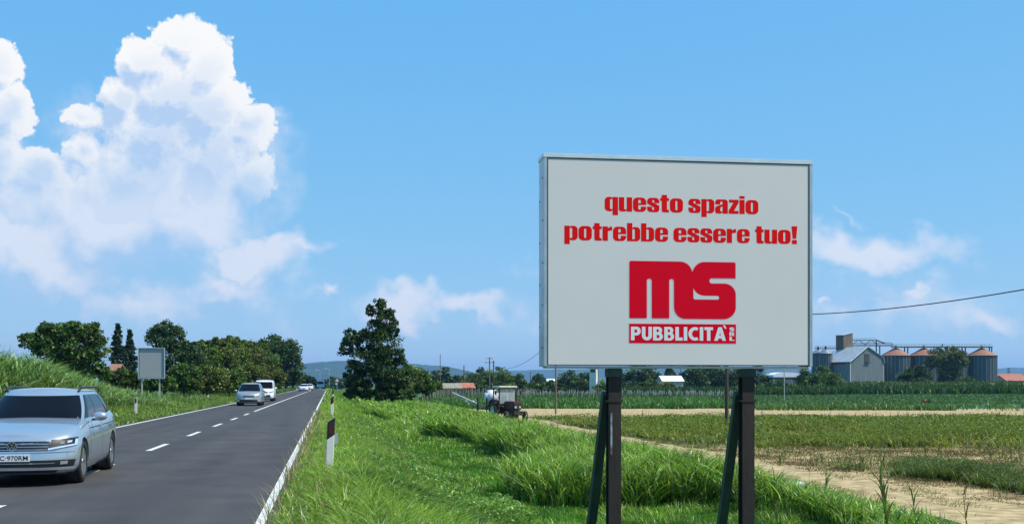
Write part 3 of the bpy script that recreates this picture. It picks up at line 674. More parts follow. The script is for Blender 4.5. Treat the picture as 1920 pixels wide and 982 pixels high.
MG = [(.050, .098, .02), (.08, .14, .028), (.032, .066, .016), (.12, .16, .04)]
OG = [(.075, .105, .024), (.11, .135, .035), (.045, .072, .018), (.10, .11, .04)]
HG = [(.045, .085, .035), (.06, .10, .045), (.038, .07, .03)]
# big dark roadside tree
Z = 125
tree('roadside_tree', 'tall dark irregular tree right of the road with narrow top and ragged left branch', 'tree', P(708, Z),
     [LB(712, 577, 15, 17, Z), LB(694, 585, 9, 13, Z), LB(730, 590, 10, 13, Z), LB(724, 605, 20, 24, Z), LB(738, 618, 11, 22, Z), LB(704, 622, 24, 24, Z), LB(716, 648, 34, 30, Z), LB(685, 640, 18, 22, Z),
      LB(657, 634, 13, 17, Z), LB(648, 655, 14, 16, Z), LB(668, 648, 14, 16, Z), LB(690, 678, 36, 28, Z), LB(718, 690, 32, 32, Z), LB(750, 672, 14, 20, Z), LB(752, 692, 17, 22, Z), LB(664, 700, 18, 26, Z), LB(686, 716, 34, 20, Z), LB(735, 718, 34, 18, Z), LB(662, 722, 14, 14, Z), LB(700, 730, 46, 14, Z), LB(745, 730, 30, 12, Z), LB(672, 738, 26, 12, Z), LB(710, 742, 40, 12, Z), LB(750, 740, 30, 12, Z)],
     34000, .14, DG, r=.32, sub=.36, nsub=30)
Z = 150
tree('shrub', 'low rounded bushes filling the gap right of the tall dark roadside tree', 'bush', P(775, Z), [LB(765, 710, 24, 22, Z), LB(790, 716, 22, 18, Z), LB(745, 722, 24, 18, Z), LB(812, 722, 16, 12, Z), LB(780, 728, 34, 14, Z)], 11000, .16, MG, r=.1)
# left side
Z = 88
tree('walnut_tree', 'broad leafy tree behind the tall reeds at the far left', 'tree', P(128, Z),
     [LB(60, 640, 24, 14, Z), LB(88, 622, 18, 16, Z), LB(92, 650, 34, 26, Z), LB(120, 628, 26, 20, Z), LB(142, 622, 22, 18, Z), LB(172, 622, 20, 16, Z), LB(150, 652, 36, 26, Z), LB(182, 652, 20, 24, Z), LB(165, 680, 30, 22, Z), LB(120, 680, 30, 24, Z), LB(48, 632, 14, 6, Z), LB(185, 700, 22, 16, Z), LB(145, 706, 30, 16, Z)],
     24000, .13, [(.045, .085, .022), (.06, .11, .028), (.085, .12, .035), (.035, .065, .018)], r=.22, sub=.45, nsub=34, m='leaf')
def spruce(label, px, top, bot, hw, Z, group):
    x, y = P(px, Z); bz = float(gz(x, y)); root = empty('spruce_tree', (x, y, bz), 0, label, 'tree', group); H = zat(top, Z) - bz
    MB().tube((0, 0, -.3), (0, 0, H * .97), .2, .03, 8).build('trunk', M['bark'], root, True)
    W = 1.3 * hw / F * Z; pts = []; 
    for k in range(34):
        t = k / 33; zc = H * (.06 + .93 * t); rad = W * (1 - t) ** .95 * (.75 + .5 * rng.random()) + .10
        nb = 8
        for b in range(nb):
            a = rng.random() * 6.283; L = rad * (.55 + .75 * rng.random()); m = 44; s = rng.random(m) ** .5
            pts.append(np.stack([np.cos(a) * L * s + rng.normal(0, .09, m), np.sin(a) * L * s + rng.normal(0, .09, m), zc - .28 * L * s + .12 * L * s ** 3 + rng.normal(0, .08, m)], 1))
    p = np.concatenate(pts); t = palette(len(p), [(.022, .045, .028), (.03, .058, .034), (.018, .036, .024)], .25)
    V, Fx, T, C = quads(p, .13 * (.6 + .8 * rng.random(len(p))), t, .5); link('crown', raw_mesh('crown', V, Fx, T, C), M['leaf'], root)
spruce('dark pointed spruce, the taller of the pair', 221, 607, 712, 25, 150, 'pair of spruces'); spruce('dark pointed spruce, the shorter right one of the pair', 243, 619, 712, 21, 152, 'pair of spruces')
Z = 130
tree('deciduous_tree', 'round-topped tree rising right behind the small grey roadside panel', 'tree', P(308, Z), [LB(308, 700, 34, 24, Z), LB(290, 628, 15, 18, Z), LB(310, 617, 20, 14, Z), LB(328, 630, 16, 18, Z), LB(308, 640, 28, 22, Z), LB(340, 652, 14, 14, Z), LB(312, 665, 28, 24, Z)], 9000, .15, [(.04, .08, .03), (.055, .10, .04), (.035, .065, .025)], 'trees left of the road', r=.22)
hz = [(355, 662, 22, 26, 128, 'grey-green tree just right of the small grey panel', HG), (382, 655, 24, 20, 135, 'bushy green tree second from the small grey panel', MG),
      (410, 652, 24, 22, 142, 'bushy olive tree with upright shoots in the middle of the roadside row', OG), (436, 650, 22, 22, 150, 'leafy mid-green tree above the silver minivan', MG),
      (463, 656, 22, 22, 158, 'light green tree behind the silver minivan roof', OG), (490, 665, 20, 26, 170, 'low green tree above the white van', MG)]
for px, py, rx, ry, Z, lab, cols in hz:
    tree('hedgerow_tree', lab, 'tree', P(px, Z), [LB(px, py, rx * .8, ry * .7, Z), LB(px - rx * .4, py + ry * .7, rx, ry, Z), LB(px + rx * .5, py + ry * .8, rx, ry, Z), LB(px, py + ry * 1.7, rx * 1.2, ry, Z), LB(px, 722, rx * 1.25, 18, Z), LB(px - 6, py - ry * .5, rx * .3, ry * .4, Z), LB(px + 9, py - ry * .4, rx * .3, ry * .4, Z)], 15500, .14, cols, 'trees left of the road', r=.16)
bz_ = [(228, 710, 34, 20, 100, 'dark bush left of the small grey panel', DG), (345, 705, 26, 26, 108, 'dark thicket right below the small grey panel', MG), (388, 708, 28, 26, 114, 'dull olive bush in the thicket behind the left verge', OG), (430, 712, 26, 22, 122, 'bush left of the silver minivan', MG),
       (470, 705, 26, 24, 135, 'green bush behind the minivan windscreen', OG), (300, 715, 24, 18, 104, 'low bush behind the two legs of the small grey panel', MG), (512, 705, 18, 24, 165, 'bush right behind the white van', OG)]
for px, py, rx, ry, Z, lab, cols in bz_:
    tree('bush', lab, 'bush', P(px, Z), [LB(px, py, rx, ry * .8, Z), LB(px - rx * .6, py + 8, rx * .7, ry * .7, Z), LB(px + rx * .6, py + 8, rx * .7, ry * .7, Z)], 9000, .125, cols, 'bushes left of the road', r=.08)
Z = 262
tree('deciduous_tree', 'large round dark tree at the end of the left row, where the road bends away', 'tree', P(525, Z), [LB(518, 650, 24, 20, Z), LB(540, 662, 22, 24, Z), LB(500, 668, 20, 22, Z), LB(524, 680, 30, 26, Z), LB(550, 690, 18, 24, Z), LB(520, 705, 34, 22, Z), LB(548, 710, 16, 16, Z), LB(490, 650, 12, 12, Z)], 12000, .30, [(.028, .055, .016), (.04, .075, .02), (.055, .085, .025)], 'trees left of the road', r=.4)
Z = 330
tree('bush', 'very dark shaded bush beyond the two distant white cars', 'bush', P(583, Z), [LB(574, 713, 14, 9, Z), LB(586, 717, 10, 8, Z), LB(562, 712, 12, 12, Z)], 3500, .3, [(.018, .034, .012), (.026, .045, .016)], r=.1)  # its shade is put into the darker leaf colours
# far tree line behind the fields
far = [(620, 712, 22, 6, 700, 'distant low tree line at the end of the road', HG), (648, 712, 18, 8, 640, 'distant trees left of the big roadside tree', HG),
 (785, 700, 22, 9, 470, 'hazy distant trees right of the big roadside tree', HG), (815, 703, 18, 9, 480, 'distant trees behind the small pink-roofed house', HG), (835, 700, 9, 14, 430, 'small dark tree beside the thin tall pole', DG),
 (858, 712, 24, 10, 330, 'dark bushy tree behind the hut with the grey roof', DG), (800, 716, 26, 9, 320, 'dark hedge tree behind the pale blue canopy', DG), (885, 712, 20, 12, 340, 'dark tree right behind the red-roofed hut', DG),
 (903, 704, 22, 14, 350, 'wide dark tree left of the twin power poles', DG), (930, 703, 24, 15, 345, 'wide dark tree behind the twin power poles', MG), (955, 712, 16, 12, 350, 'low tree behind the tractor cab', MG),
 (974, 714, 12, 12, 350, 'dense dark bush right behind the tractor cab', DG), (1010, 708, 11, 8, 420, 'small flat-topped tree right of the tractor', HG), (1000, 722, 20, 8, 350, 'low scrub under the flat-topped tree', MG),
 (1035, 722, 20, 9, 350, 'dark scrub behind the pale leaning pole', DG), (1070, 710, 22, 14, 380, 'dark tree left of the white tower', DG), (1095, 712, 16, 14, 385, 'dark tree touching the left side of the white tower', HG), (1085, 722, 22, 10, 340, 'low bush in front left of the white tower', DG),
 (1130, 722, 16, 9, 330, 'bright green bush right of the white tower foot', [(.08, .15, .035), (.10, .18, .04)]), (1190, 700, 26, 18, 360, 'round dark tree right of the left billboard post', DG), (1218, 705, 20, 20, 365, 'dark tree left of the white shed', DG),
 (1256, 696, 9, 11, 520, 'pale round tree rising behind the white shed', HG), (1205, 724, 30, 7, 330, 'yellowish low hedge in front left of the white shed', OG), (1250, 724, 22, 7, 330, 'brownish low hedge in front of the white shed', OG),
 (1300, 705, 22, 26, 350, 'very dark tall tree right of the white shed', DG), (1335, 702, 24, 28, 355, 'very dark tall tree left of the thin wooden pole', DG), (1370, 706, 24, 24, 350, 'dark tree behind the thin wooden pole', DG), (1420, 708, 26, 22, 350, 'dark tree behind the right billboard post', DG),
 (1455, 722, 26, 10, 330, 'low dark bush below the white low roof', DG), (1512, 708, 18, 22, 340, 'green tree left of the small silo', MG), (1540, 704, 20, 20, 335, 'light green tree in front of the small silo', MG), (1560, 716, 20, 17, 325, 'dark green bush left of the grey barn', MG)]
for px, py, rx, ry, Z, lab, cols in far:
    bot = HOR + 2.76 / Z * F; ry2 = max(ry, (bot - py) * .6)
    tree('distant_tree', lab, 'tree', P(px, Z), [LB(px, py, rx * .8, ry, Z), LB(px - rx * .6, (py + bot) / 2, rx * .8, ry2 * .8, Z), LB(px + rx * .6, (py + bot) / 2 - 1, rx * .8, ry2 * .8, Z), LB(px, (py + bot) / 2 + 2, rx * 1.15, ry2 * .9, Z), LB(px, bot - 4, rx * 1.5, 6, Z)], int(3800 + rx * 110), .30 * Z / 350, cols, 'trees across the fields', r=.15, nsub=18, flat=.2)
Z = 390
tree('willow_tree', 'tall grey-green willow in front of the middle silos', 'tree', P(1772, Z), [LB(1760, 670, 20, 18, Z), LB(1785, 664, 22, 14, Z), LB(1800, 676, 14, 18, Z), LB(1752, 688, 18, 18, Z), LB(1782, 690, 20, 22, Z), LB(1778, 710, 18, 16, Z), LB(1795, 705, 10, 16, Z)], 9000, .34, [(.075, .105, .045), (.095, .12, .055), (.055, .08, .03)], r=.3)
tree('bush', 'round dark green bush in front of the first and second silo', 'bush', P(1716, 380), [LB(1716, 705, 22, 18, 380), LB(1702, 712, 18, 14, 380), LB(1730, 712, 18, 14, 380)], 5000, .34, DG, r=.15)
tree('bush', 'small green bush at the foot of the right-most silo', 'bush', P(1823, 385), [LB(1816, 715, 10, 9, 385), LB(1828, 720, 12, 8, 385)], 2400, .3, MG, r=.1)
tree('bush', 'low shrub strip between the willow and the right-most silo', 'bush', P(1795, 383), [LB(1795, 724, 22, 5, 383), LB(1850, 726, 20, 4, 383)], 2400, .3, OG, r=.1)

# ------------------------------------------------------------------ lettering
def text_mesh(s, off=0.0, sq=None, spacing=1.0):
    cu = bpy.data.curves.new('t', 'FONT'); cu.body = s; cu.size = 1; cu.offset = off; cu.fill_mode = 'FRONT'; cu.space_character = spacing; cu.resolution_u = 4
    ob = bpy.data.objects.new('t', cu); COL.objects.link(ob); bpy.context.view_layer.update()
    me = bpy.data.meshes.new_from_object(ob.evaluated_get(bpy.context.evaluated_depsgraph_get()))
    bpy.data.objects.remove(ob); bpy.data.curves.remove(cu); n = len(me.vertices)
    V = np.zeros(n * 3); me.vertices.foreach_get('co', V); V = V.reshape(-1, 3); return me, V
def place_text(name, s, m, parent, rect, y, off=0.0, remap=None, spacing=1.0):   # rect: x0,x1,z0,z1 in the parent's plane, facing -Y
    me, V = text_mesh(s, off, spacing=spacing)
    v = V[:, 1].copy()
    if remap: v = np.interp(v, remap[0], remap[1])
    u = V[:, 0]; u = (u - u.min()) / (u.max() - u.min()); w = (v - v.min()) / (v.max() - v.min())
    Q = np.stack([rect[0] + u * (rect[1] - rect[0]), np.full(len(u), y), rect[2] + w * (rect[3] - rect[2])], 1)
    me.vertices.foreach_set('co', Q.astype(np.float32).ravel()); me.materials.clear(); me.update(); face_front(me); me.name = name
    return link(name, me, m, parent)
def curve_shape(name, splines, m, parent, y, off=0.0):
    cu = bpy.data.curves.new('s', 'CURVE'); cu.dimensions = '2D'; cu.fill_mode = 'BOTH'; cu.offset = off
    for pts in splines:
        sp = cu.splines.new('POLY'); sp.points.add(len(pts) - 1); sp.use_cyclic_u = True
        for q, p in zip(sp.points, pts): q.co = (p[0], p[1], 0, 1)
    ob = bpy.data.objects.new('s', cu); COL.objects.link(ob); bpy.context.view_layer.update()
    me = bpy.data.meshes.new_from_object(ob.evaluated_get(bpy.context.evaluated_depsgraph_get()))
    bpy.data.objects.remove(ob); bpy.data.curves.remove(cu); n = len(me.vertices)
    V = np.zeros(n * 3); me.vertices.foreach_get('co', V); V = V.reshape(-1, 3)
    me.vertices.foreach_set('co', np.stack([V[:, 0], np.full(n, y), V[:, 1]], 1).astype(np.float32).ravel()); me.materials.clear(); me.update(); face_front(me); me.name = name
    return link(name, me, m, parent)
def face_front(me):
    bm = bmesh.new(); bm.from_mesh(me); bm.faces.ensure_lookup_table(); bm.normal_update()
    bmesh.ops.reverse_faces(bm, faces=[f for f in bm.faces if f.normal.y > 0]); bm.to_mesh(me); bm.free()
def arc(cx, cy, rx, ry, a0, a1, n=10): return [(cx + rx * math.cos(R(a0 + (a1 - a0) * i / n)), cy + ry * math.sin(R(a0 + (a1 - a0) * i / n))) for i in range(n + 1)]

def rrect(x0, x1, y0, y1, r):      # corner radii bl, br, tr, tl
    out = []
    for (cx, cy, a, q) in ((x0, y0, 180, r[0]), (x1, y0, 270, r[1]), (x1, y1, 0, r[2]), (x0, y1, 90, r[3])):
        if q == 0: out.append((cx, cy))
        else: out += arc(cx + (q if cx == x0 else -q), cy + (q if cy == y0 else -q), q, q, a, a + 90, 5)
    return out
_q = .29
GLY = {
 'o': (.86, [rrect(0, .86, 0, 1, (_q,) * 4), rrect(.365, .495, .17, .83, (.064,) * 4)]),
 'e': (.86, [[(.86, .48)] + arc(.57, .71, .29, .29, 0, 90, 6) + arc(.29, .71, .29, .29, 90, 180, 6) + arc(.29, .29, .29, .29, 180, 270, 6) + arc(.57, .29, .29, .29, 270, 350, 6) + [(.86, .37), (.51, .37)] + arc(.43, .22, .08, .07, 0, -180, 5) + [(.35, .48)], rrect(.35, .51, .60, .85, (0, 0, .07, .07))]),
 'b': (.86, [[(0, 0)] + arc(.60, .26, .26, .26, 270, 360, 6) + arc(.60, .74, .26, .26, 0, 90, 6) + [(.45, 1), (.35, .94), (.35, 1.27), (0, 1.27)], rrect(.35, .51, .14, .85, (.03, .07, .07, .03))]),
 'p': (.86, [[(0, -.27), (.35, -.27), (.35, .05), (.45, 0)] + arc(.60, .26, .26, .26, 270, 360, 6) + arc(.60, .74, .26, .26, 0, 90, 6) + [(.45, 1), (.35, .94), (.35, 1), (0, 1)], rrect(.35, .51, .15, .86, (.03, .07, .07, .03))]),
 'q': (.86, [[(.86, -.27), (.86, 1), (.51, 1), (.51, .94), (.41, 1)] + arc(.26, .74, .26, .26, 90, 180, 6) + arc(.26, .26, .26, .26, 180, 270, 6) + [(.41, 0), (.51, .05), (.51, -.27)], rrect(.35, .51, .15, .86, (.07, .03, .03, .07))]),
 'u': (.86, [[(0, 1)] + arc(.16, .16, .16, .16, 180, 270, 5) + [(.40, 0), (.51, .07), (.51, 0), (.86, 0), (.86, 1), (.51, 1), (.51, .20)] + arc(.43, .20, .08, .05, 0, -180, 5) + [(.35, 1)]]),
 'r': (.62, [[(0, 0), (.35, 0), (.35, .66), (.45, .72), (.62, .72), (.62, 1), (.5, .99), (.35, .88), (.35, 1), (0, 1)]]),
 't': (.58, [[(.10, .80), (.10, .14)] + arc(.24, .14, .14, .14, 180, 270, 5) + [(.58, 0), (.58, .18), (.50, .18), (.45, .23), (.45, .80), (.58, .80), (.58, 1), (.45, 1), (.45, 1.22), (.10, 1.22), (.10, 1), (0, 1), (0, .80)]]),
 's': (.80, [[(.80, .63), (.47, .63), (.47, .82), (.41, .86), (.34, .82), (.34, .70), (.80, .45)] + arc(.60, .20, .20, .20, 0, -90, 5) + arc(.24, .24, .24, .24, 270, 180, 6) + [(0, .38), (.33, .38), (.33, .18), (.40, .14), (.46, .18), (.46, .33), (0, .60)] + arc(.25, .75, .25, .25, 180, 90, 6) + arc(.55, .75, .25, .25, 90, 0, 6)]),
 'a': (.84, [[(.49, 0), (.84, 0)] + arc(.64, .80, .20, .20, 0, 90, 5) + arc(.20, .80, .20, .20, 90, 180, 5) + [(0, .64), (.34, .64), (.34, .82), (.41, .86), (.49, .82), (.49, .66), (.12, .53), (0, .42)] + arc(.15, .15, .15, .15, 180, 270, 5) + [(.38, 0), (.49, .09)], [(.49, .17), (.49, .51), (.34, .42), (.34, .19), (.41, .14)]]),
 'z': (.66, [[(0, 0), (.66, 0), (.66, .21), (.36, .21), (.66, .77), (.66, 1), (.02, 1), (.02, .79), (.31, .79), (0, .23)]]),
 'i': (.35, [[(0, 0), (.35, 0), (.35, 1), (0, 1)], [(0, 1.08), (.35, 1.08), (.35, 1.27), (0, 1.27)]]),
 '!': (.40, [[(.08, .38), (.32, .38), (.40, 1.27), (0, 1.27)], [(.03, 0), (.37, 0), (.37, .29), (.03, .29)]]),
}
GLY.update({
 'P': (.70, [[(0, 0), (.25, 0), (.25, .36)] + arc(.40, .68, .30, .32, -90, 90, 10) + [(0, 1)], rrect(.25, .45, .56, .80, (0, .10, .10, 0))]),
 'U': (.72, [[(0, 1)] + arc(.36, .36, .36, .36, 180, 360, 12) + [(.72, 1), (.47, 1)] + arc(.36, .36, .11, .13, 0, -180, 8) + [(.25, 1)]]),
 'B': (.72, [[(0, 0)] + arc(.41, .29, .30, .29, -90, 55, 8) + arc(.38, .75, .27, .25, -25, 90, 8) + [(0, 1)], rrect(.25, .46, .17, .41, (0, .09, .09, 0)), rrect(.25, .42, .61, .82, (0, .08, .08, 0))]),
 'L': (.52, [[(0, 0), (.52, 0), (.52, .22), (.25, .22), (.25, 1), (0, 1)]]),
 'I': (.25, [[(0, 0), (.25, 0), (.25, 1), (0, 1)]]),
 'C': (.74, [arc(.48, .5, .48, .5, 58, 302, 18) + arc(.50, .5, .25, .28, 300, 60, 12)]),
 'T': (.63, [[(.19, 0), (.44, 0), (.44, .79), (.63, .79), (.63, 1), (0, 1), (0, .79), (.19, .79)]]),
 '@': (.86, [[(0, 0), (.26, 0), (.31, .17), (.55, .17), (.60, 0), (.86, 0), (.56, 1), (.30, 1)], [(.37, .36), (.49, .36), (.43, .62)], [(.64, 1.14), (.78, 1.16), (.90, .92), (.80, .88)]]),
 'S': (.60, [[(.58, .68), (.36, .68), (.30, .80), (.24, .70), (.60, .42)] + arc(.30, .28, .30, .28, 20, -180, 8) + [(.22, .30), (.30, .19), (.37, .28), (0, .58)] + arc(.30, .72, .29, .28, 180, 8, 8)]),
 'R': (.70, [[(0, 0), (.25, 0), (.25, .34), (.32, .34), (.44, 0), (.72, 0), (.54, .40)] + arc(.38, .70, .30, .30, -40, 90, 8) + [(0, 1)], rrect(.25, .44, .54, .80, (0, .09, .09, 0))]),
})
def block_text(name, s, m, parent, rect, y, lo=.27, tot=1.54, gap=.055):       # heavy condensed lower-case lettering, one mesh
    x = 0; sp = []
    for ch in s:
        if ch == ' ': x += .30; continue
        w, cs = GLY[ch]
        for c in cs: sp.append([(p[0] + x, p[1]) for p in c])
        x += w + gap
    w = x - gap; kx = (rect[1] - rect[0]) / w; kz = (rect[3] - rect[2]) / tot
    return curve_shape(name, [[(rect[0] + p[0] * kx, rect[2] + (p[1] + lo) * kz) for p in c] for c in sp], m, parent, y)
# ------------------------------------------------------------------ billboard
def billboard():
    ax, ay = P(1028, 16.3); bx, by = P(1516.5, 16.84); rz = math.atan2(by - ay, bx - ax); W = math.hypot(bx - ax, by - ay)
    z0 = 1.836; H = 3.0; cxm, cym = (ax + bx) / 2, (ay + by) / 2
    root = empty('billboard', (cxm, cym, 0), rz, 'large pale grey roadside billboard with red lettering on two dark posts', 'billboard')
    hw = W / 2
    MB().box((0, .028, z0 + H / 2), (W + .002, .03, H + .002)).build('panel', M['panel'], root)
    # thin dark seal round the sheet
    g = MB()
    for c, d in (((0, .018, z0 + H + .006), (W + .03, .02, .014)), ((0, .018, z0 - .006), (W + .03, .02, .014)), ((-hw - .007, .018, z0 + H / 2), (.014, .021, H)), ((hw + .007, .018, z0 + H / 2), (.014, .021, H))): g.box(c, d)
    g.build('seal', M['dark_gap'], root)
    D = .44
    f = MB(); fr = .05
    f.box((-hw - .014 - fr / 2, .008 + D / 2, z0 + H / 2 + .0), (fr, D, H + .05), bev=.004)
    f.box((hw + .014 + fr / 2, .008 + D / 2, z0 + H / 2), (fr, D, H + .05), bev=.004)
    f.box((0, .03 + D / 2, z0 - .035), (W + .02, D - .06, .03), bev=.004)
    f.build('frame', M['steel'], root)
    MB().box((0, .013 + D / 2, z0 + H + .045), (W + .15, D + .02, .062), bev=.005).build('top_rail', M['white_alu'], root)
    MB().box((0, D - .01, z0 + H / 2), (W, .02, H)).build('back_panel', M['steel'], root)
    for k in range(9): MB().tube((-hw - .064, .12 + .24 * (k % 2), z0 + .25 + k * .31), (-hw - .072, .12 + .24 * (k % 2), z0 + .25 + k * .31), .012, seg=8).build('rivet', M['dark_gap'], root)
    # lettering: photo pixels -> panel coordinates
    kx = W / (1516.5 - 1028); 
    def ux(px): return -hw + (px - 1028) / 488.5 * W
    def uz(px, py):
        t = (px - 1028) / 488.5; top = 297 + 12.5 * t; bot = 682 + 2 * t; return z0 + H * (bot - py) / (bot - top)
    rm = ([-.3, 0, .53, .73], [-.11, 0, .56, .70])
    block_text('text_first_line', 'questo spazio', M['red_text'], root, (ux(1131.5), ux(1420), uz(1275, 405.5), uz(1275, 364.5)), .0115)
    block_text('text_second_line', 'potrebbe essere tuo!', M['red_text'], root, (ux(1057.5), ux(1495), uz(1275, 460.5), uz(1275, 419.5)), .0115)
    def Q(p): px = 1150 + p[0] / 5.168; py = 470 + p[1] / 5.168; return (ux(px), uz(1275, py))
    o = [(152, 103)] + [(630, 103)] + arc(630, 225, 118, 122, -90, -14, 8) + arc(866, 225, 118, 122, 194, 270, 8) + [(1160, 103), (1170, 113), (1170, 258)]
    o += arc(936, 285, 22, 26, -90, -270, 8) + arc(1060, 420, 112, 110, -90, 0, 10) + arc(1050, 540, 122, 115, 0, 90, 10) + arc(680, 540, 110, 115, 90, 180, 10)
    o += arc(546, 290, 23, 20, 0, -180, 8) + [(523, 645), (516, 652), (362, 652), (355, 645)] + arc(331, 290, 24, 20, 0, -180, 8) + [(307, 645), (300, 652), (147, 652), (140, 645), (140, 115)]
    hole = [(757, 355)] + arc(875, 350, 112, 80, 160, 90, 8) + arc(995, 449, 14, 19, -90, 90, 6) + [(768, 468), (757, 457)]
    S = [[Q(p) for p in o], [Q(p) for p in hole]]
    curve_shape('logo_outline', [S[0]], M['pink_edge'], root, .0122, .010)
    h2 = [S[1]]
    curve_shape('logo', S, M['crimson'], root, .0106)
    curve_shape('logo_counter', h2, M['panel'], root, .0114, -.004)
    def slot(x0, x1, yt): return [(x0, 652)] + [(x0, yt + 22)] + arc((x0 + x1) / 2, yt + 22, (x1 - x0) / 2, 20, 180, 360, 6) + [(x1, 652)]
    x0, x1, zt, zb = ux(1150 + 138 / 5.168), ux(1150 + 1174 / 5.168), uz(1275, 470 + 706 / 5.168), uz(1275, 470 + 892 / 5.168)
    MB().box(((x0 + x1) / 2, .0128, (zt + zb) / 2), (x1 - x0 + .014, .002, zt - zb + .014)).build('logo_band_edge', M['pink_edge'], root)
    MB().box(((x0 + x1) / 2, .0118, (zt + zb) / 2), (x1 - x0, .002, zt - zb)).build('logo_band', M['crimson'], root)
    def rr(a, b, c, d): 
        p = Q((a, d)); q = Q((b, c)); return (p[0], q[0], p[1], q[1])
    block_text('text_pubblicita', 'PUBBLICIT@', M['white_vinyl'], root, rr(155, 1075, 735, 866), .0098, 0, 1.0, .09)
    for i, ch in enumerate('SRL'): block_text('text_srl', ch, M['white_vinyl'], root, rr(1110, 1158, 735 + i * 46, 735 + i * 46 + 38), .0098, 0, 1.0)
    # posts and back struts
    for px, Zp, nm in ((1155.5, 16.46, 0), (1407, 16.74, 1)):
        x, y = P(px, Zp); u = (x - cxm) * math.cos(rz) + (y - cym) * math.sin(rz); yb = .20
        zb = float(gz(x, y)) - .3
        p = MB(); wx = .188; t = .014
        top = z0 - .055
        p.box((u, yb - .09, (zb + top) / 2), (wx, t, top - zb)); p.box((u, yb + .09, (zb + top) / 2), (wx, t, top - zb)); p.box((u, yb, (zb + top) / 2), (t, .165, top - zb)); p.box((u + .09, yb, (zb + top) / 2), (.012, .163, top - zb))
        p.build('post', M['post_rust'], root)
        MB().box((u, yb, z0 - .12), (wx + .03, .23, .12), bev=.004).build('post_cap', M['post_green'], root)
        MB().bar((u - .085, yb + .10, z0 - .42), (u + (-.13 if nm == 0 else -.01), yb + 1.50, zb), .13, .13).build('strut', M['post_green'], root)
        MB().box((u, yb - .03, 1.30), (wx + .05, .15, .03)).build('strut_clamp', M['post_rust'], root)
        if nm == 0: MB().box((u - .055, yb - .101, .82), (.028, .004, .62)).build('sticker', mat('faded_sticker', (.38, .42, .44), .6, 0, col2=(.10, .03, .03), vscale=7), root)
    return root
billboard()

# small portrait panel left of the road
def small_panel():
    x, y = P(284, 80); zb = float(gz(x, y)); rz = -.05
    root = empty('roadside_billboard', (x, y, 0), rz, 'small blank grey portrait panel on two white-topped legs left of the road', 'billboard')
    w, h = 1.80, 2.20; zc = zat(680.5, 80)
    MB().box((0, .02, zc), (w - .09, .03, h - .09)).build('panel', M['panel2'], root)
    f = MB(); f.box((0, 0, zc + h / 2 - .03), (w + .07, .12, .06)).box((0, 0, zc - h / 2 + .03), (w + .07, .12, .06)).box((-w / 2, 0, zc), (.07, .12, h - .12)).box((w / 2, 0, zc), (.07, .12, h - .12))
    f.build('frame', M['steel'], root)
    g = MB(); a, b = w / 2 - .05, h / 2 - .07
    g.box((0, -.01, zc + b), (2 * a, .03, .025)).box((0, -.01, zc - b), (2 * a, .03, .025)).box((-a, -.01, zc), (.025, .03, 2 * b)).box((a, -.01, zc), (.025, .03, 2 * b)); g.build('seal', M['dark_gap'], root)
    for s, px in ((-1, 266.5), (1, 298.5)):
        u = (px - 284) / F * 80; MB().box((u, .05, (zc - h / 2 + zb) / 2 - .1), (.10, .08, zc - h / 2 - zb + .2), bev=.01).build('leg', M['concrete'], root)
small_panel()

# ------------------------------------------------------------------ delineators, warning sign, lamps, guard rail
def delineator(x, y, label, tagbit=False, dark=True, lean=0):
    band = M['black_plastic'] if dark else M['concrete']
    z = float(gz(x, y)); root = empty('delineator_post', (x, y, z), lean, label, 'marker post', 'roadside marker posts')
    root.rotation_euler = (R(1.0), R(2.2 if tagbit else .5), R(6)); H = .98; w, d = .125, .09
    def prof(s=1): return [(-w / 2 * s, -d / 2 * s), (w / 2 * s * .8, -d / 2 * s), (w / 2 * s, -d / 2 * s * .6), (w / 2 * s, d / 2 * s), (-w / 2 * s, d / 2 * s)]
    b = MB(); pr = prof(); n = len(pr)
    def zt(px_, k): return k + .09 * (px_ / w)          # slanted cut
    def solid(mb, z0f, z1f, s=1):
        q = prof(s); lo = [mb.b.verts.new((a, c, z0f(a))) for a, c in q]; hi = [mb.b.verts.new((a, c, z1f(a))) for a, c in q]
        mb.b.faces.new(lo[::-1]); mb.b.faces.new(hi)
        for i in range(n): mb.b.faces.new([lo[i], lo[(i + 1) % n], hi[(i + 1) % n], hi[i]])
    solid(b, lambda a: -.2, lambda a: zt(a, H - .30)); b.build('post', M['white_wall'], root)
    c = MB(); solid(c, lambda a: zt(a, H - .298), lambda a: zt(a, H), 1.01); c.build('top_band', band, root)
    MB().box((-.005, -d / 2 - .004, H - .15), (.075, .006, .20), bev=.002).build('reflector', M['refl_red'], root)
    if tagbit:
        MB().box((w / 2 + .035, .02, H - .33), (.055, .012, .20), bev=.004).build('side_plate', M['steel'], root)
delineator(*cw((617 - 960) / F * 19.6, 19.6), 'nearest black-topped white marker post with dark red reflector beside the right road edge', True)
for px, y0, lab in ((622.5, 52, 'second marker post on the right verge, half sunk in the tall grass'), (624.5, 100, 'third marker post along the right verge'), (624, 150, 'fourth marker post along the right verge, small and dark'), (621, 205, 'farthest marker post on the right verge before the guard rail')):
    delineator(*cw((px - 960) / F * y0, y0), lab)
delineator(*cw((254.5 - 960) / F * 54, 54), 'grey-topped marker post on the left verge in front of the small grey panel', dark=False)
delineator(*cw((390 - 960) / F * 104, 104), 'small dark-topped marker post on the left verge left of the silver minivan')
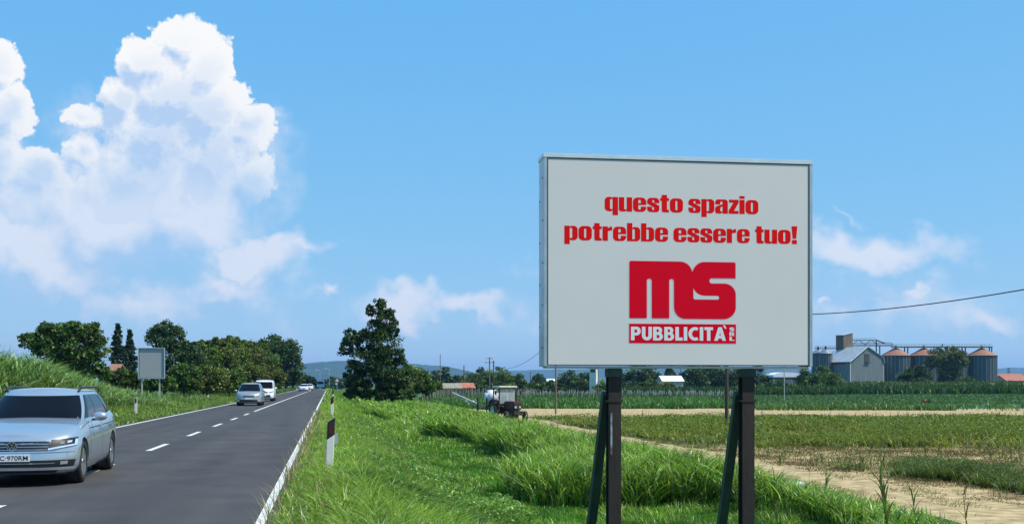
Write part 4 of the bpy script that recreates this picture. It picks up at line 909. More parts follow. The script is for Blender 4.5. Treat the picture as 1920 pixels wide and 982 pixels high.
def warning_sign():
    Z = 185; x, y = P(632, Z); z = float(gz(x, y)); root = empty('warning_sign', (x, y, z), .05, 'triangular red-edged warning sign on a pole right of the road bend', 'road sign')
    zc = zat(713, Z) - z; s = .98
    def tri(k, yy, dz=0): h = s * k * .866; return [(-s * k / 2, yy, zc - h / 3 + dz), (s * k / 2, yy, zc - h / 3 + dz), (0, yy, zc + h * 2 / 3 + dz)]
    MB().prism(tri(1.0, 0), (0, .03, 0)).build('plate', mat('dull_red_sign', (.12, .02, .02), .5), root)
    MB().prism(tri(.58, -.006), (0, .004, 0)).build('plate_centre', M['white_vinyl'], root)
    MB().box((0, -.012, zc + .03), (.07, .006, .20)).box((0, -.012, zc - .12), (.07, .006, .06)).build('exclamation_mark', M['ink'], root)
    MB().tube((0, .05, -.2), (0, .05, zc + .4), .04).build('pole', M['steel'], root)
    MB().box((-.1, -.002, zc - .55), (.35, .02, .22)).build('lower_plate', M['white_wall'], root)
warning_sign()
def lamp(px, top, Z, lab):
    x, y = P(px, Z); z = float(gz(x, y)); root = empty('street_lamp', (x, y, z), 0, lab, 'street lamp', 'street lamps at the road bend'); h = zat(top, Z) - z
    MB().tube((0, 0, -.2), (0, 0, h), .10, .06).tube((0, 0, h - .05), (-.9, 0, h + .18), .06, .05).build('pole', M['steel'], root)
    MB().box((-1.3, 0, h + .2), (.95, .42, .2), ry=.15, bev=.05).build('lamp_head', M['white_alu'], root)
lamp(617.5, 692, 400, 'right one of two street lamps standing against the blue hills'); lamp(600, 694, 430, 'left one of two street lamps standing against the blue hills')
def guard_rail():
    pts = [cw((px - 960) / F * Z, Z) for px, Z in ((612, 300), (622, 262), (624, 235))]; root = empty('guard_rail', (*pts[1], 0), 0, 'short dark guard rail where the right road edge bends left', 'guard rail')
    pts = [(p[0] - pts[1][0], p[1] - pts[1][1]) for p in pts]; r = MB()
    for a, b in zip(pts, pts[1:]): r.bar((*a, .62), (*b, .62), .06, .31)
    r.build('rail', M['post_rust'], root)
    for a, b in zip(pts, pts[1:]):
        for k in range(4): t = k / 4; MB().box((a[0] + (b[0] - a[0]) * t + .1, a[1] + (b[1] - a[1]) * t, .25), (.1, .1, .9)).build('rail_post', M['post_rust'], root)
guard_rail()

# ------------------------------------------------------------------ cars
def se(u, n):              # superellipse cap: 0 at centre -> 1 at the side
    u = np.clip(np.abs(u), 0, 1); return 1 - (1 - u ** n) ** (1 / n)
class Car:
    def __init__(c, **k):
        c.__dict__.update(dict(L=4.77, W=1.83, zb=.20, R=.72, n=2.7, Rr=.35, nr=3.4, Rb=.3), **k)
        c.yf = -c.L / 2; c.yr = c.L / 2
        for kk in k: setattr(c, kk, k[kk])
    def ztop(c, y): return np.interp(y, c.top[0], c.top[1])
    def w(c, t): return c.W / 2 * np.interp(t, [0, .06, .18, .38, .62, .82, .93, 1.0], [.90, .945, .985, 1.0, 1.0, .972, .95, .905])
    def f(c, t): return c.yf + np.interp(t, [0, .1, .25, .45, .7, .88, 1.0], c.nose)
    def rr(c, t): return c.yr - np.interp(t, [0, .15, .35, .6, 1.0], [.14, .03, 0, .03, c.tail])
    def body_x(c, y, t):
        w, f, r = c.w(t), c.f(t), c.rr(t); x = np.ones_like(np.asarray(y, float) * t) * w
        u = np.clip((f + c.R - y) / c.R, 0, 1); x = np.where(y < f + c.R, w * (1 - u ** c.n) ** (1 / c.n), x)
        u = np.clip((y - (r - c.Rr)) / c.Rr, 0, 1); return np.where(y > r - c.Rr, w * (1 - u ** c.nr) ** (1 / c.nr), x)
    def front(c, a, z):     # a: lateral -1..1 along the nose outline
        y = np.full_like(a * z, c.yf)
        for _ in range(5):
            t = np.clip((z - c.zb) / (c.ztop(y) - c.zb), 0, 1); xx = np.abs(a); y = c.f(t) + c.R * se(xx, c.n)
        return a * c.w(t), y
    def side(c, y, z):
        t = np.clip((z - c.zb) / (c.ztop(y) - c.zb), 0, 1); return c.body_x(y, t)
    def gparam(c, t): return (c.gf[0] + (c.gf[1] - c.gf[0]) * t, c.gr[0] + (c.gr[1] - c.gr[0]) * t ** 1.3, c.gw[0] + (c.gw[1] - c.gw[0]) * t + .03 * np.sin(np.pi * t))
    def gz_(c, y, t): return c.ztop(y) * (1 - t) - .03 * (1 - t) + t * (c.roof - .03 - .05 * np.clip((y - .9) / 1.5, 0, 1) ** 2 - .035 * np.clip((-.1 - y) / .8, 0, 1))
    def gx(c, y, t):
        f, r, w = c.gparam(t); x = np.ones_like(np.asarray(y * t, float)) * w; Rg = .5
        u = np.clip((f + Rg - y) / Rg, 0, 1); x = np.where(y < f + Rg, w * (1 - u ** 2.6) ** (1 / 2.6), x)
        Rb = c.Rb; u = np.clip((y - (r - Rb)) / Rb, 0, 1); return np.where(y > r - Rb, w * (1 - u ** 2.6) ** (1 / 2.6), x)
    def gfront(c, a, t): f, r, w = c.gparam(t); return a * w, f + .5 * se(a, 2.6)
def shell(outline_fn, nt, top_fn, name, m, root, crown, close_bottom=True):
    rings = [outline_fn(t) for t in np.linspace(0, 1, nt)]; ns = len(rings[0]); b = bmesh.new(); R_ = []
    for ring in rings: R_.append([[b.verts.new((s * max(p[0], 0), p[1], p[2])) for p in ring] for s in (1, -1)])
    for a, c in zip(R_, R_[1:]):
        for s in (0, 1):
            for i in range(ns - 1):
                q = [a[s][i], a[s][i + 1], c[s][i + 1], c[s][i]]; b.faces.new(q if s == 0 else q[::-1])
    C = 10
    def cap(ring, vs, cr, flip):
        rows = []
        for i, p in enumerate(ring):
            row = [vs[1][i]] + [b.verts.new((p[0] * (2 * k / C - 1), p[1], p[2] + cr * (1 - (2 * k / C - 1) ** 2) * min(1, p[0] / .5))) for k in range(1, C)] + [vs[0][i]]; rows.append(row)
        for r0, r1 in zip(rows, rows[1:]):
            for k in range(C):
                q = [r0[k], r0[k + 1], r1[k + 1], r1[k]]; b.faces.new(q[::-1] if flip else q)
    cap(rings[-1], R_[-1], crown, False)
    if close_bottom: cap(rings[0], R_[0], 0, True)
    bmesh.ops.remove_doubles(b, verts=b.verts, dist=.0008); bmesh.ops.recalc_face_normals(b, faces=b.faces)
    me = bpy.data.meshes.new(name); b.to_mesh(me); b.free(); o = link(name, me, m, root, True); return o
def patch(name, fn, m, root, nu=10, nv=4, off=.006, mirror=False, smooth=True):
    U, V = np.meshgrid(np.linspace(0, 1, nu), np.linspace(0, 1, nv), indexing='ij'); p = fn(U, V); e = 1e-3
    pu = fn(np.clip(U + e, 0, 1), V) - fn(np.clip(U - e, 0, 1), V); pv = fn(U, np.clip(V + e, 0, 1)) - fn(U, np.clip(V - e, 0, 1))
    nn = np.cross(pu, pv); nn /= np.linalg.norm(nn, axis=-1, keepdims=True) + 1e-12
    cen = np.array([0, 0, .7]); s = np.sign(np.sum(nn * (p - cen), -1, keepdims=True)); s[s == 0] = 1
    q = (p + nn * s * off).reshape(-1, 3)
    if mirror: q = q * np.array([-1, 1, 1])
    return grid_mesh(name, q, nu, nv, m, root, smooth)
def make_car(c, root, paint, level=2):
    sgrid_f = np.sin(np.linspace(0, np.pi / 2, 15)); ys_mid = np.linspace(0, 1, 34)[1:-1]
    def outline(t):
        w, f, r = c.w(t), c.f(t), c.rr(t); pts = []
        for k in np.linspace(0, 1, 15):
            ph = k * np.pi / 2; x = w * np.sin(ph) ** (2 / c.n); y = f + c.R * (1 - np.cos(ph) ** (2 / c.n)); pts.append((x, y))
        for k in ys_mid: pts.append((w, f + c.R + (r - c.Rr - f - c.R) * k))
        for k in np.linspace(0, 1, 12):
            ph = k * np.pi / 2; x = w * np.cos(ph) ** (2 / c.nr); y = r - c.Rr * (1 - np.sin(ph) ** (2 / c.nr)); pts.append((x, y))
        return [(x, y, c.zb + t * (c.ztop(y) - c.zb)) for x, y in pts]
    body = shell(outline, 17, None, 'body', paint, root, c.crown)
    if level >= 1:               # wheel arches
        cut = MB()
        for y in c.wy:
            for s in (-1, 1): cut.tube((s * (c.W / 2 - .33), y, c.wr), (s * (c.W / 2 + .2), y, c.wr), c.wr + .055, seg=28)
        co = cut.build('cut', None); md = body.modifiers.new('b', 'BOOLEAN'); md.object = co; md.operation = 'DIFFERENCE'; md.solver = 'EXACT'
        bpy.context.view_layer.update(); me = bpy.data.meshes.new_from_object(body.evaluated_get(bpy.context.evaluated_depsgraph_get())); me.name = 'body'
        body.modifiers.clear(); body.data = me; bpy.data.objects.remove(co)
        if not me.materials: me.materials.append(paint)
        md = None
        me.materials[0] = paint
        if hasattr(me, 'set_sharp_from_angle'): me.set_sharp_from_angle(angle=R(38))
        for y in c.wy:
            for s in (-1, 1):
                arch = MB(); arch.lathe([(c.wr + .053, s * (c.W / 2 - .32)), (c.wr + .053, s * (c.W / 2 - .07))], (0, y, c.wr), 'X', 28); arch.tube((s * (c.W / 2 - .325), y, c.wr), (s * (c.W / 2 - .315), y, c.wr), c.wr + .05, seg=24); arch.build('wheel_housing', M['black_plastic'], root)
    def goutline(t):
        f, r, w = c.gparam(t); pts = []
        for k in np.linspace(0, 1, 12): ph = k * np.pi / 2; pts.append((w * np.sin(ph) ** (2 / 2.6), f + .5 * (1 - np.cos(ph) ** (2 / 2.6))))
        for k in np.linspace(0, 1, 14)[1:-1]: pts.append((w, f + .5 + (r - c.Rb - f - .5) * k))
        for k in np.linspace(0, 1, 8): ph = k * np.pi / 2; pts.append((w * np.cos(ph) ** (2 / 2.6), r - c.Rb * (1 - np.sin(ph) ** (2 / 2.6))))
        return [(x, y, float(c.gz_(y, t))) for x, y in pts]
    shell(goutline, 9, None, 'cabin_roof', paint, root, .045, False)
    def ws(U, V):
        a = -.93 + 1.86 * U; t = c.wst[0] + (c.wst[1] - c.wst[0]) * V - .0 * U; x, y = c.gfront(a, t); return np.stack([x, y, c.gz_(y, t)], -1)
    patch('windscreen', ws, M['glass'], root, 16, 8, .006)
    for mir in (False, True):
        for (yb0, yb1, yt0, yt1) in c.windows:
            def sw(U, V, q=(yb0, yb1, yt0, yt1)):
                t = c.swt[0] + (c.swt[1] - c.swt[0]) * V; a = q[0] + (q[2] - q[0]) * V; b = q[1] + (q[3] - q[1]) * V; y = a + (b - a) * U; return np.stack([c.gx(y, t), y, c.gz_(y, t)], -1)
            patch('side_window', sw, M['glass'], root, 8, 5, .006, mir)
    def quad(name, pts, m, off=.008, nu=12, nv=5, mir=False):      # corners (x,z): bl, br, tr, tl on the nose, x given as fraction
        def fn(U, V):
            a = (pts[0][0] * (1 - U) + pts[1][0] * U) * (1 - V) + (pts[3][0] * (1 - U) + pts[2][0] * U) * V; z = (pts[0][1] * (1 - U) + pts[1][1] * U) * (1 - V) + (pts[3][1] * (1 - U) + pts[2][1] * U) * V
            x, y = c.front(a, z); return np.stack([x, y, z], -1)
        return patch(name, fn, m, root, nu, nv, off, mir)
    c.quad = quad; c.rootob = root
    # wheels
    for y in c.wy:
        for s in (-1, 1):
            xo = s * (c.W / 2 - .012); wd = c.tw; r = c.wr; k = .68 if level == 2 else .66
            ty = MB(); ty.lathe([(r * k, xo - s * .02), (r * (k + .05), xo), (r * .93, xo - s * .004), (r, xo - s * .03), (r, xo - s * (wd - .03)), (r * .93, xo - s * wd), (r * k, xo - s * wd)], (0, y, r), 'X', 32)
            wheel = ty.build('wheel', M['tyre'], root, True)
            rim = MB(); rim.lathe([(r * k, xo - s * .02), (r * (k - .05), xo - s * .012), (r * (k - .06), xo - s * .09)], (0, y, r), 'X', 32)
            if level == 2:
                for i in range(5):
                    for dd in (-.13, .13):
                        a = 2 * math.pi * i / 5 + .3
                        p0 = (xo - s * .035, y + .05 * math.cos(a), r + .05 * math.sin(a)); p1 = (xo - s * .028, y + r * (k - .05) * math.cos(a + dd), r + r * (k - .05) * math.sin(a + dd)); rim.bar(p0, p1, .028, .032)
                rim.lathe([(.001, xo - s * .018), (.05, xo - s * .02), (.06, xo - s * .05)], (0, y, r), 'X', 16)
            else:
                for i in range(7): a = 2 * math.pi * i / 7; rim.bar((xo - s * .03, y, r), (xo - s * .03, y + r * (k - .05) * math.cos(a), r + r * (k - .05) * math.sin(a)), .05, .03)
            rim.build('rim', M['rim'], wheel)
            hubd = MB(); hubd.tube((xo - s * .10, y, r), (xo - s * .13, y, r), r * (k - .07), seg=24); hubd.build('brake_disc', M['dark_gap'], wheel)
    for s in (-1, 1):
        mx, my, mz = c.mirror; e = s * mx
        mb = MB(); bmesh.ops.create_uvsphere(mb.b, u_segments=14, v_segments=8, radius=1)
        for v in mb.b.verts: v.co = Vector((v.co.x * .125, v.co.y * .075 * (1 if v.co.y < 0 else .5), v.co.z * .075)) + Vector((e + s * .13, my, mz))
        o = mb.build('wing_mirror', paint, root, True); MB().bar((e, my + .02, mz - .06), (e + s * .1, my, mz - .05), .04, .03).build('mirror_arm', M['black_plastic'], o)
    MB().box((0, 0, .22), (c.W - .35, c.L - .7, .10)).build('underbody', M['black_plastic'], root)
    return c
def seam(c, pts, root, m=None, wd=.012, mir=False, name='door_seam'):      # pts: list of (y,z) on the side skin
    ys = np.array([p[0] for p in pts]); zs = np.array([p[1] for p in pts]); d = np.stack([np.gradient(ys), np.gradient(zs)], 1); d /= np.linalg.norm(d, axis=1)[:, None]
    V = []
    for (y, z), (dy, dz) in zip(zip(ys, zs), d):
        for s in (-1, 1):
            yy, zz = y - dz * wd / 2 * s, z + dy * wd / 2 * s; V.append((float(c.side(np.array(yy), np.array(zz))) + .004, yy, zz))
    V = np.array(V) * (np.array([-1, 1, 1]) if mir else 1); return grid_mesh(name, V, len(pts), 2, m or M['dark_gap'], root, False)

def wagon():
    root = empty('estate_car', (0, 0, 0), 0, 'silver-blue estate car with roof rails driving towards the viewer at the left edge', 'car')
    c = Car(L=4.77, W=1.79, R=.62, n=2.5, Rr=.85, nr=2.5, Rb=1.0, zb=.19, crown=.045, roof=1.475,
            top=([-2.42, -2.33, -2.2, -2.0, -1.6, -1.15, -.9, 0, 1.2, 2.0, 2.4], [.655, .715, .768, .825, .90, .962, .985, 1.0, 1.035, 1.06, 1.04]),
            nose=[.10, .03, 0, .0, .03, .07, .17], tail=.12, gf=(-1.18, -.42), gr=(2.30, 1.93), gw=(.785, .59), wst=(.05, .84), swt=(.07, .84),
            windows=[(-.80, .12, -.18, .16), (.19, 1.12, .22, 1.02), (1.20, 1.98, 1.09, 1.62)], wy=(-1.515, 1.275), wr=.33, tw=.22, mirror=(.86, -.72, 1.02))
    make_car(c, root, M['silver'], 2)
    q = c.quad
    q('grille', [(-.56, .545), (.56, .545), (.60, .682), (-.60, .682)], M['black_plastic'], .006, 20, 4)
    for z in (.556, .597, .638, .676): q('grille_bar', [(-.57, z), (.57, z), (.575, z + .007), (-.575, z + .007)], M['rim'], .016, 20, 2)
    for mir in (False, True):
        q('headlight', [(.55, .55), (.955, .615), (.985, .735), (.62, .700), ], M['black_plastic'], .010, 16, 5, mir)
        q('headlight_lens', [(.84, .65), (.90, .66), (.91, .69), (.85, .685)], M['lamp_white'], .016, 6, 3, mir); q('headlight_lens', [(.74, .635), (.80, .643), (.81, .675), (.75, .668)], M['lamp'], .016, 10, 4, mir)
        q('daytime_light', [(.56, .55), (.93, .612), (.935, .634), (.56, .575)], M['lamp_white'], .020, 12, 2, mir)
        q('daytime_light', [(.925, .615), (.955, .62), (.972, .71), (.945, .705)], M['lamp_white'], .020, 4, 4, mir)
        q('fog_lamp', [(.74, .335), (.84, .34), (.845, .39), (.74, .385)], M['lamp'], .014, 10, 4, mir)
    q('bumper_strip', [(-.94, .522), (.94, .522), (.94, .538), (-.94, .538)], M['silver'], .012, 24, 2)
    q('lower_intake', [(-.93, .305), (.93, .305), (.95, .405), (-.95, .405)], M['black_plastic'], .007, 26, 4)
    q('chrome_trim', [(-.95, .262), (.95, .262), (.95, .300), (-.95, .300)], M['lamp_white'], .018, 26, 3)
    q('chrome_trim', [(-.66, .352), (.66, .352), (.66, .364), (-.66, .364)], M['chrome'], .014, 20, 2)
    q('bottom_intake', [(-.70, .215), (.70, .215), (.74, .27), (-.74, .27)], M['black_plastic'], .006, 20, 3)
    y0 = float(c.front(np.array(0.), np.array(.5))[1])
    pl = MB().box((0, y0 - .022, .445), (.52, .016, .112), bev=.004).build('number_plate', M['plate'], root)
    tx = place_text('plate_text', 'KC\u00b7970RM', M['ink'], pl, (-.225, .235, .41, .48), y0 - .032, .012)
    # round badge with the two stacked letters
    zb, yb = .617, float(c.front(np.array(0.), np.array(.617))[1]) - .024
    bd = MB().tube((0, yb + .012, zb), (0, yb, zb), .072, seg=28).build('badge', M['dark_gap'], root)
    rg = MB()
    for i in range(28):
        a, b = 2 * math.pi * i / 28, 2 * math.pi * (i + 1) / 28; rg.bar((.067 * math.cos(a), yb - .004, zb + .067 * math.sin(a)), (.067 * math.cos(b), yb - .004, zb + .067 * math.sin(b)), .011, .010)
    for a, b in (((-.030, .052), (0, .008)), ((.030, .052), (0, .008)), ((-.056, .030), (-.026, -.046)), ((-.026, -.046), (0, -.004)), ((0, -.004), (.026, -.046)), ((.026, -.046), (.056, .030))): rg.bar((a[0], yb - .004, zb + a[1]), (b[0], yb - .004, zb + b[1]), .011, .009)
    rg.build('badge_emblem', M['chrome'], bd)
    for mir in (False, True):
        s = -1 if mir else 1
        seam(c, [(-.98, z) for z in np.linspace(.42, .90, 8)], root, mir=mir); seam(c, [(.155, z) for z in np.linspace(.34, .98, 8)], root, mir=mir); seam(c, [(1.17, z) for z in np.linspace(.60, 1.0, 6)], root, mir=mir)
        seam(c, [(y, .835 + .028 * (y + 1) / 2) for y in np.linspace(-.95, 2.0, 20)], root, wd=.014, mir=mir, name='shoulder_crease_shade'); seam(c, [(y, .335 + .03 * (y + 1)/2) for y in np.linspace(-1.0, .85, 12)], root, M['silver'], .05, mir, 'sill_moulding')  # shade of the shoulder crease drawn as a thin dark strip
        for y in (-.02, .98): MB().box((s * (c.W / 2 + .008), y, .845), (.03, .19, .028), bev=.008).build('door_handle', M['silver'], root)
        rl = MB(); pts = [(.56, -.22), (.585, -.10), (.60, .3), (.60, 1.2), (.58, 1.7), (.55, 1.86)]
        zz = [1.425, 1.485, 1.50, 1.495, 1.465, 1.41]
        for (a, b), z1, (a2, b2), z2 in zip(pts, zz, pts[1:], zz[1:]): rl.tube((s * a, b, z1), (s * a2, b2, z2), .017, seg=8)
        rl.build('roof_rail', M['black_plastic'], root)
        def belt(U, V): y = -.86 + 2.95 * U; return np.stack([c.gx(y, .055 + .02 * V), y, c.gz_(y, .055 + .02 * V)], -1)
        patch('window_trim', belt, M['chrome'], root, 24, 2, .010, mir)
    def aer(U, V): return np.stack([c.gx(-.1 + 0 * U, 0 * U), U, V], -1)
    # wipers and cowl
    cl = MB(); cl.bar((-.55, -1.03, 1.01), (.05, -.95, 1.035), .012, .02).bar((.05, -1.04, 1.01), (.62, -.90, 1.03), .012, .02); cl.build('wiper', M['black_plastic'], root)
    # front wheel contact (157,903) and car axis along the road
    xw, yw = P(157, 1.56 / (903 - HOR) * F); a = R(1.8); px_, py_ = c.W / 2 - .02, -1.515; root.rotation_euler[2] = a; root.location = (xw - (px_ * math.cos(a) - py_ * math.sin(a)), yw - (px_ * math.sin(a) + py_ * math.cos(a)), .0)
wagon()

def hatch(name, label, cat, px, Z, paint, kind):
    root = empty(name, (0, 0, 0), 0, label, cat, 'oncoming vehicles in the left lane')
    if kind == 'minivan':
        c = Car(L=4.25, W=1.75, R=.6, n=2.3, Rr=.3, nr=3.4, zb=.20, crown=.05, roof=1.60, top=([-2.13, -2.0, -1.7, -1.25, -1, 2.1], [.74, .82, .92, 1.0, 1.02, 1.05]), nose=[.12, .03, 0, 0, .03, .07, .16], tail=.05,
                gf=(-1.45, -.52), gr=(2.08, 1.85), gw=(.80, .60), wst=(.06, .92), swt=(.07, .84), windows=[(-.85, .0, -.30, .05), (.07, .95, .12, .88), (1.02, 1.75, .95, 1.5)], wy=(-1.25, 1.3), wr=.32, tw=.2, mirror=(.84, -.85, 1.05))
    elif kind == 'van':
        c = Car(L=4.3, W=1.80, R=.55, n=2.6, Rr=.15, nr=4, zb=.22, crown=.04, roof=1.86, top=([-2.15, -2.0, -1.7, -1.3, -1, 2.1], [.86, .95, 1.04, 1.10, 1.12, 1.14]), nose=[.10, .03, 0, 0, .03, .06, .14], tail=.02,
                gf=(-1.45, -.72), gr=(2.12, 2.05), gw=(.84, .72), wst=(.06, .86), swt=(.07, .78), windows=[(-.85, .1, -.45, .1)], wy=(-1.3, 1.4), wr=.33, tw=.2, mirror=(.88, -.9, 1.15))
    else:
        c = Car(L=4.5, W=1.80, R=.6, n=2.5, Rr=.3, nr=3.4, zb=.20, crown=.04, roof=1.46, top=([-2.25, -2.1, -1.7, -1.15, -1, 2.2], [.72, .80, .88, .96, .98, 1.02]), nose=[.12, .03, 0, 0, .03, .07, .16], tail=.05,
                gf=(-1.15, -.4), gr=(2.15, 1.5), gw=(.80, .60), wst=(.06, .92), swt=(.07, .84), windows=[(-.75, .12, -.18, .16), (.19, 1.1, .22, 1.0)], wy=(-1.4, 1.3), wr=.32, tw=.2, mirror=(.86, -.7, 1.0))
    make_car(c, root, paint, 1); q = c.quad; k = c.ztop(-2.0)
    q('grille', [(-.42, k - .22), (.42, k - .22), (.46, k - .12), (-.46, k - .12)], M['black_plastic'], .008)
    q('lower_intake', [(-.72, .30), (.72, .30), (.66, .42 if kind != 'van' else .56), (-.66, .42 if kind != 'van' else .56)], M['black_plastic'], .008, 18, 3)
    for mir in (False, True):
        q('headlight', [(.55, k - .22), (.95, k - .17), (.93, k - .03), (.60, k - .09)], M['lamp'], .010, 10, 4, mir)
        if kind == 'minivan': q('fog_lamp', [(.74, .32), (.92, .33), (.92, .40), (.74, .40)], M['lamp_white'], .012, 6, 3, mir)
    y0 = float(c.front(np.array(0.), np.array(.52))[1]); MB().box((0, y0 - .02, .52), (.50, .016, .11)).build('number_plate', M['plate'], root)
    if kind == 'van':
        r = MB(); 
        for y in (-.2, .6, 1.4): r.bar((-.74, y, 1.93), (.74, y, 1.93), .04, .04); r.tube((-.66, y, 1.8), (-.66, y, 1.93), .025); r.tube((.66, y, 1.8), (.66, y, 1.93), .025)
        for x in (-.5, -.2, .1, .4): r.tube((x, -.5, 1.97), (x, 1.9, 1.97), .03)
        r.build('roof_rack', mat('dark_blue_rack', (.02, .03, .09), .5), root)
    x, y = P(px, Z); root.location = (x, y + c.L / 2, 0)
    root.rotation_euler[2] = math.atan2(float(bend(y) - bend(y + 4)) , 4) * -1 if y > 200 else 0
    return root
hatch('minivan', 'silver-grey minivan following behind the estate car', 'car', 466, 78, M['silver2'], 'minivan')
hatch('white_van', 'white delivery van with dark roof rack partly hidden by the silver minivan', 'van', 493.5, 98, M['white_paint'], 'van')
hatch('white_car', 'white car in the distance, nearer one of two below the round tree', 'car', 569.5, 222, M['white_paint'], 'car')
hatch('white_car', 'smaller white car half hidden behind the nearer distant white car', 'car', 580, 262, M['white_paint'], 'car')
def truck(px, Z, lab, colm, w, h, py_c):
    x, y = P(px, Z); root = empty('truck', (x, y, 0), .1, lab, 'truck')
    MB().box((0, 3.2, .9 + (h - .9) / 2), (w, 5.2, h - .9), bev=.05).build('cargo_box', colm, root)
    MB().prism([(-w / 2 + .05, -.9, .5), (-w / 2 + .05, -.9, 1.35), (-w / 2 + .05, -.65, 2.3), (-w / 2 + .05, .5, 2.35), (-w / 2 + .05, .5, .5)], (w - .1, 0, 0)).build('cab', colm, root)
    MB().poly([(-w / 2 + .2, -.915, 1.4), (w / 2 - .2, -.915, 1.4), (w / 2 - .2, -.685, 2.2), (-w / 2 + .2, -.685, 2.2)], [(0, 1, 2, 3)]).build('windscreen', M['glass'], root)
    for yy in (0, 4.2):
        for s in (-1, 1): MB().lathe([(.25, s * w / 2 * .98), (.45, s * w / 2 * .98), (.45, s * (w / 2 - .28))], (0, yy, .45), 'X', 20).build('wheel', M['tyre'], root)
truck(600.5, 330, 'blue truck far down the road', mat('blue_truck_paint', (.07, .20, .36), .5), 2.2, 2.9, 720)
truck(592.5, 372, 'white lorry far down the road behind the dark bush', M['white_paint'], 2.1, 3.1, 717)

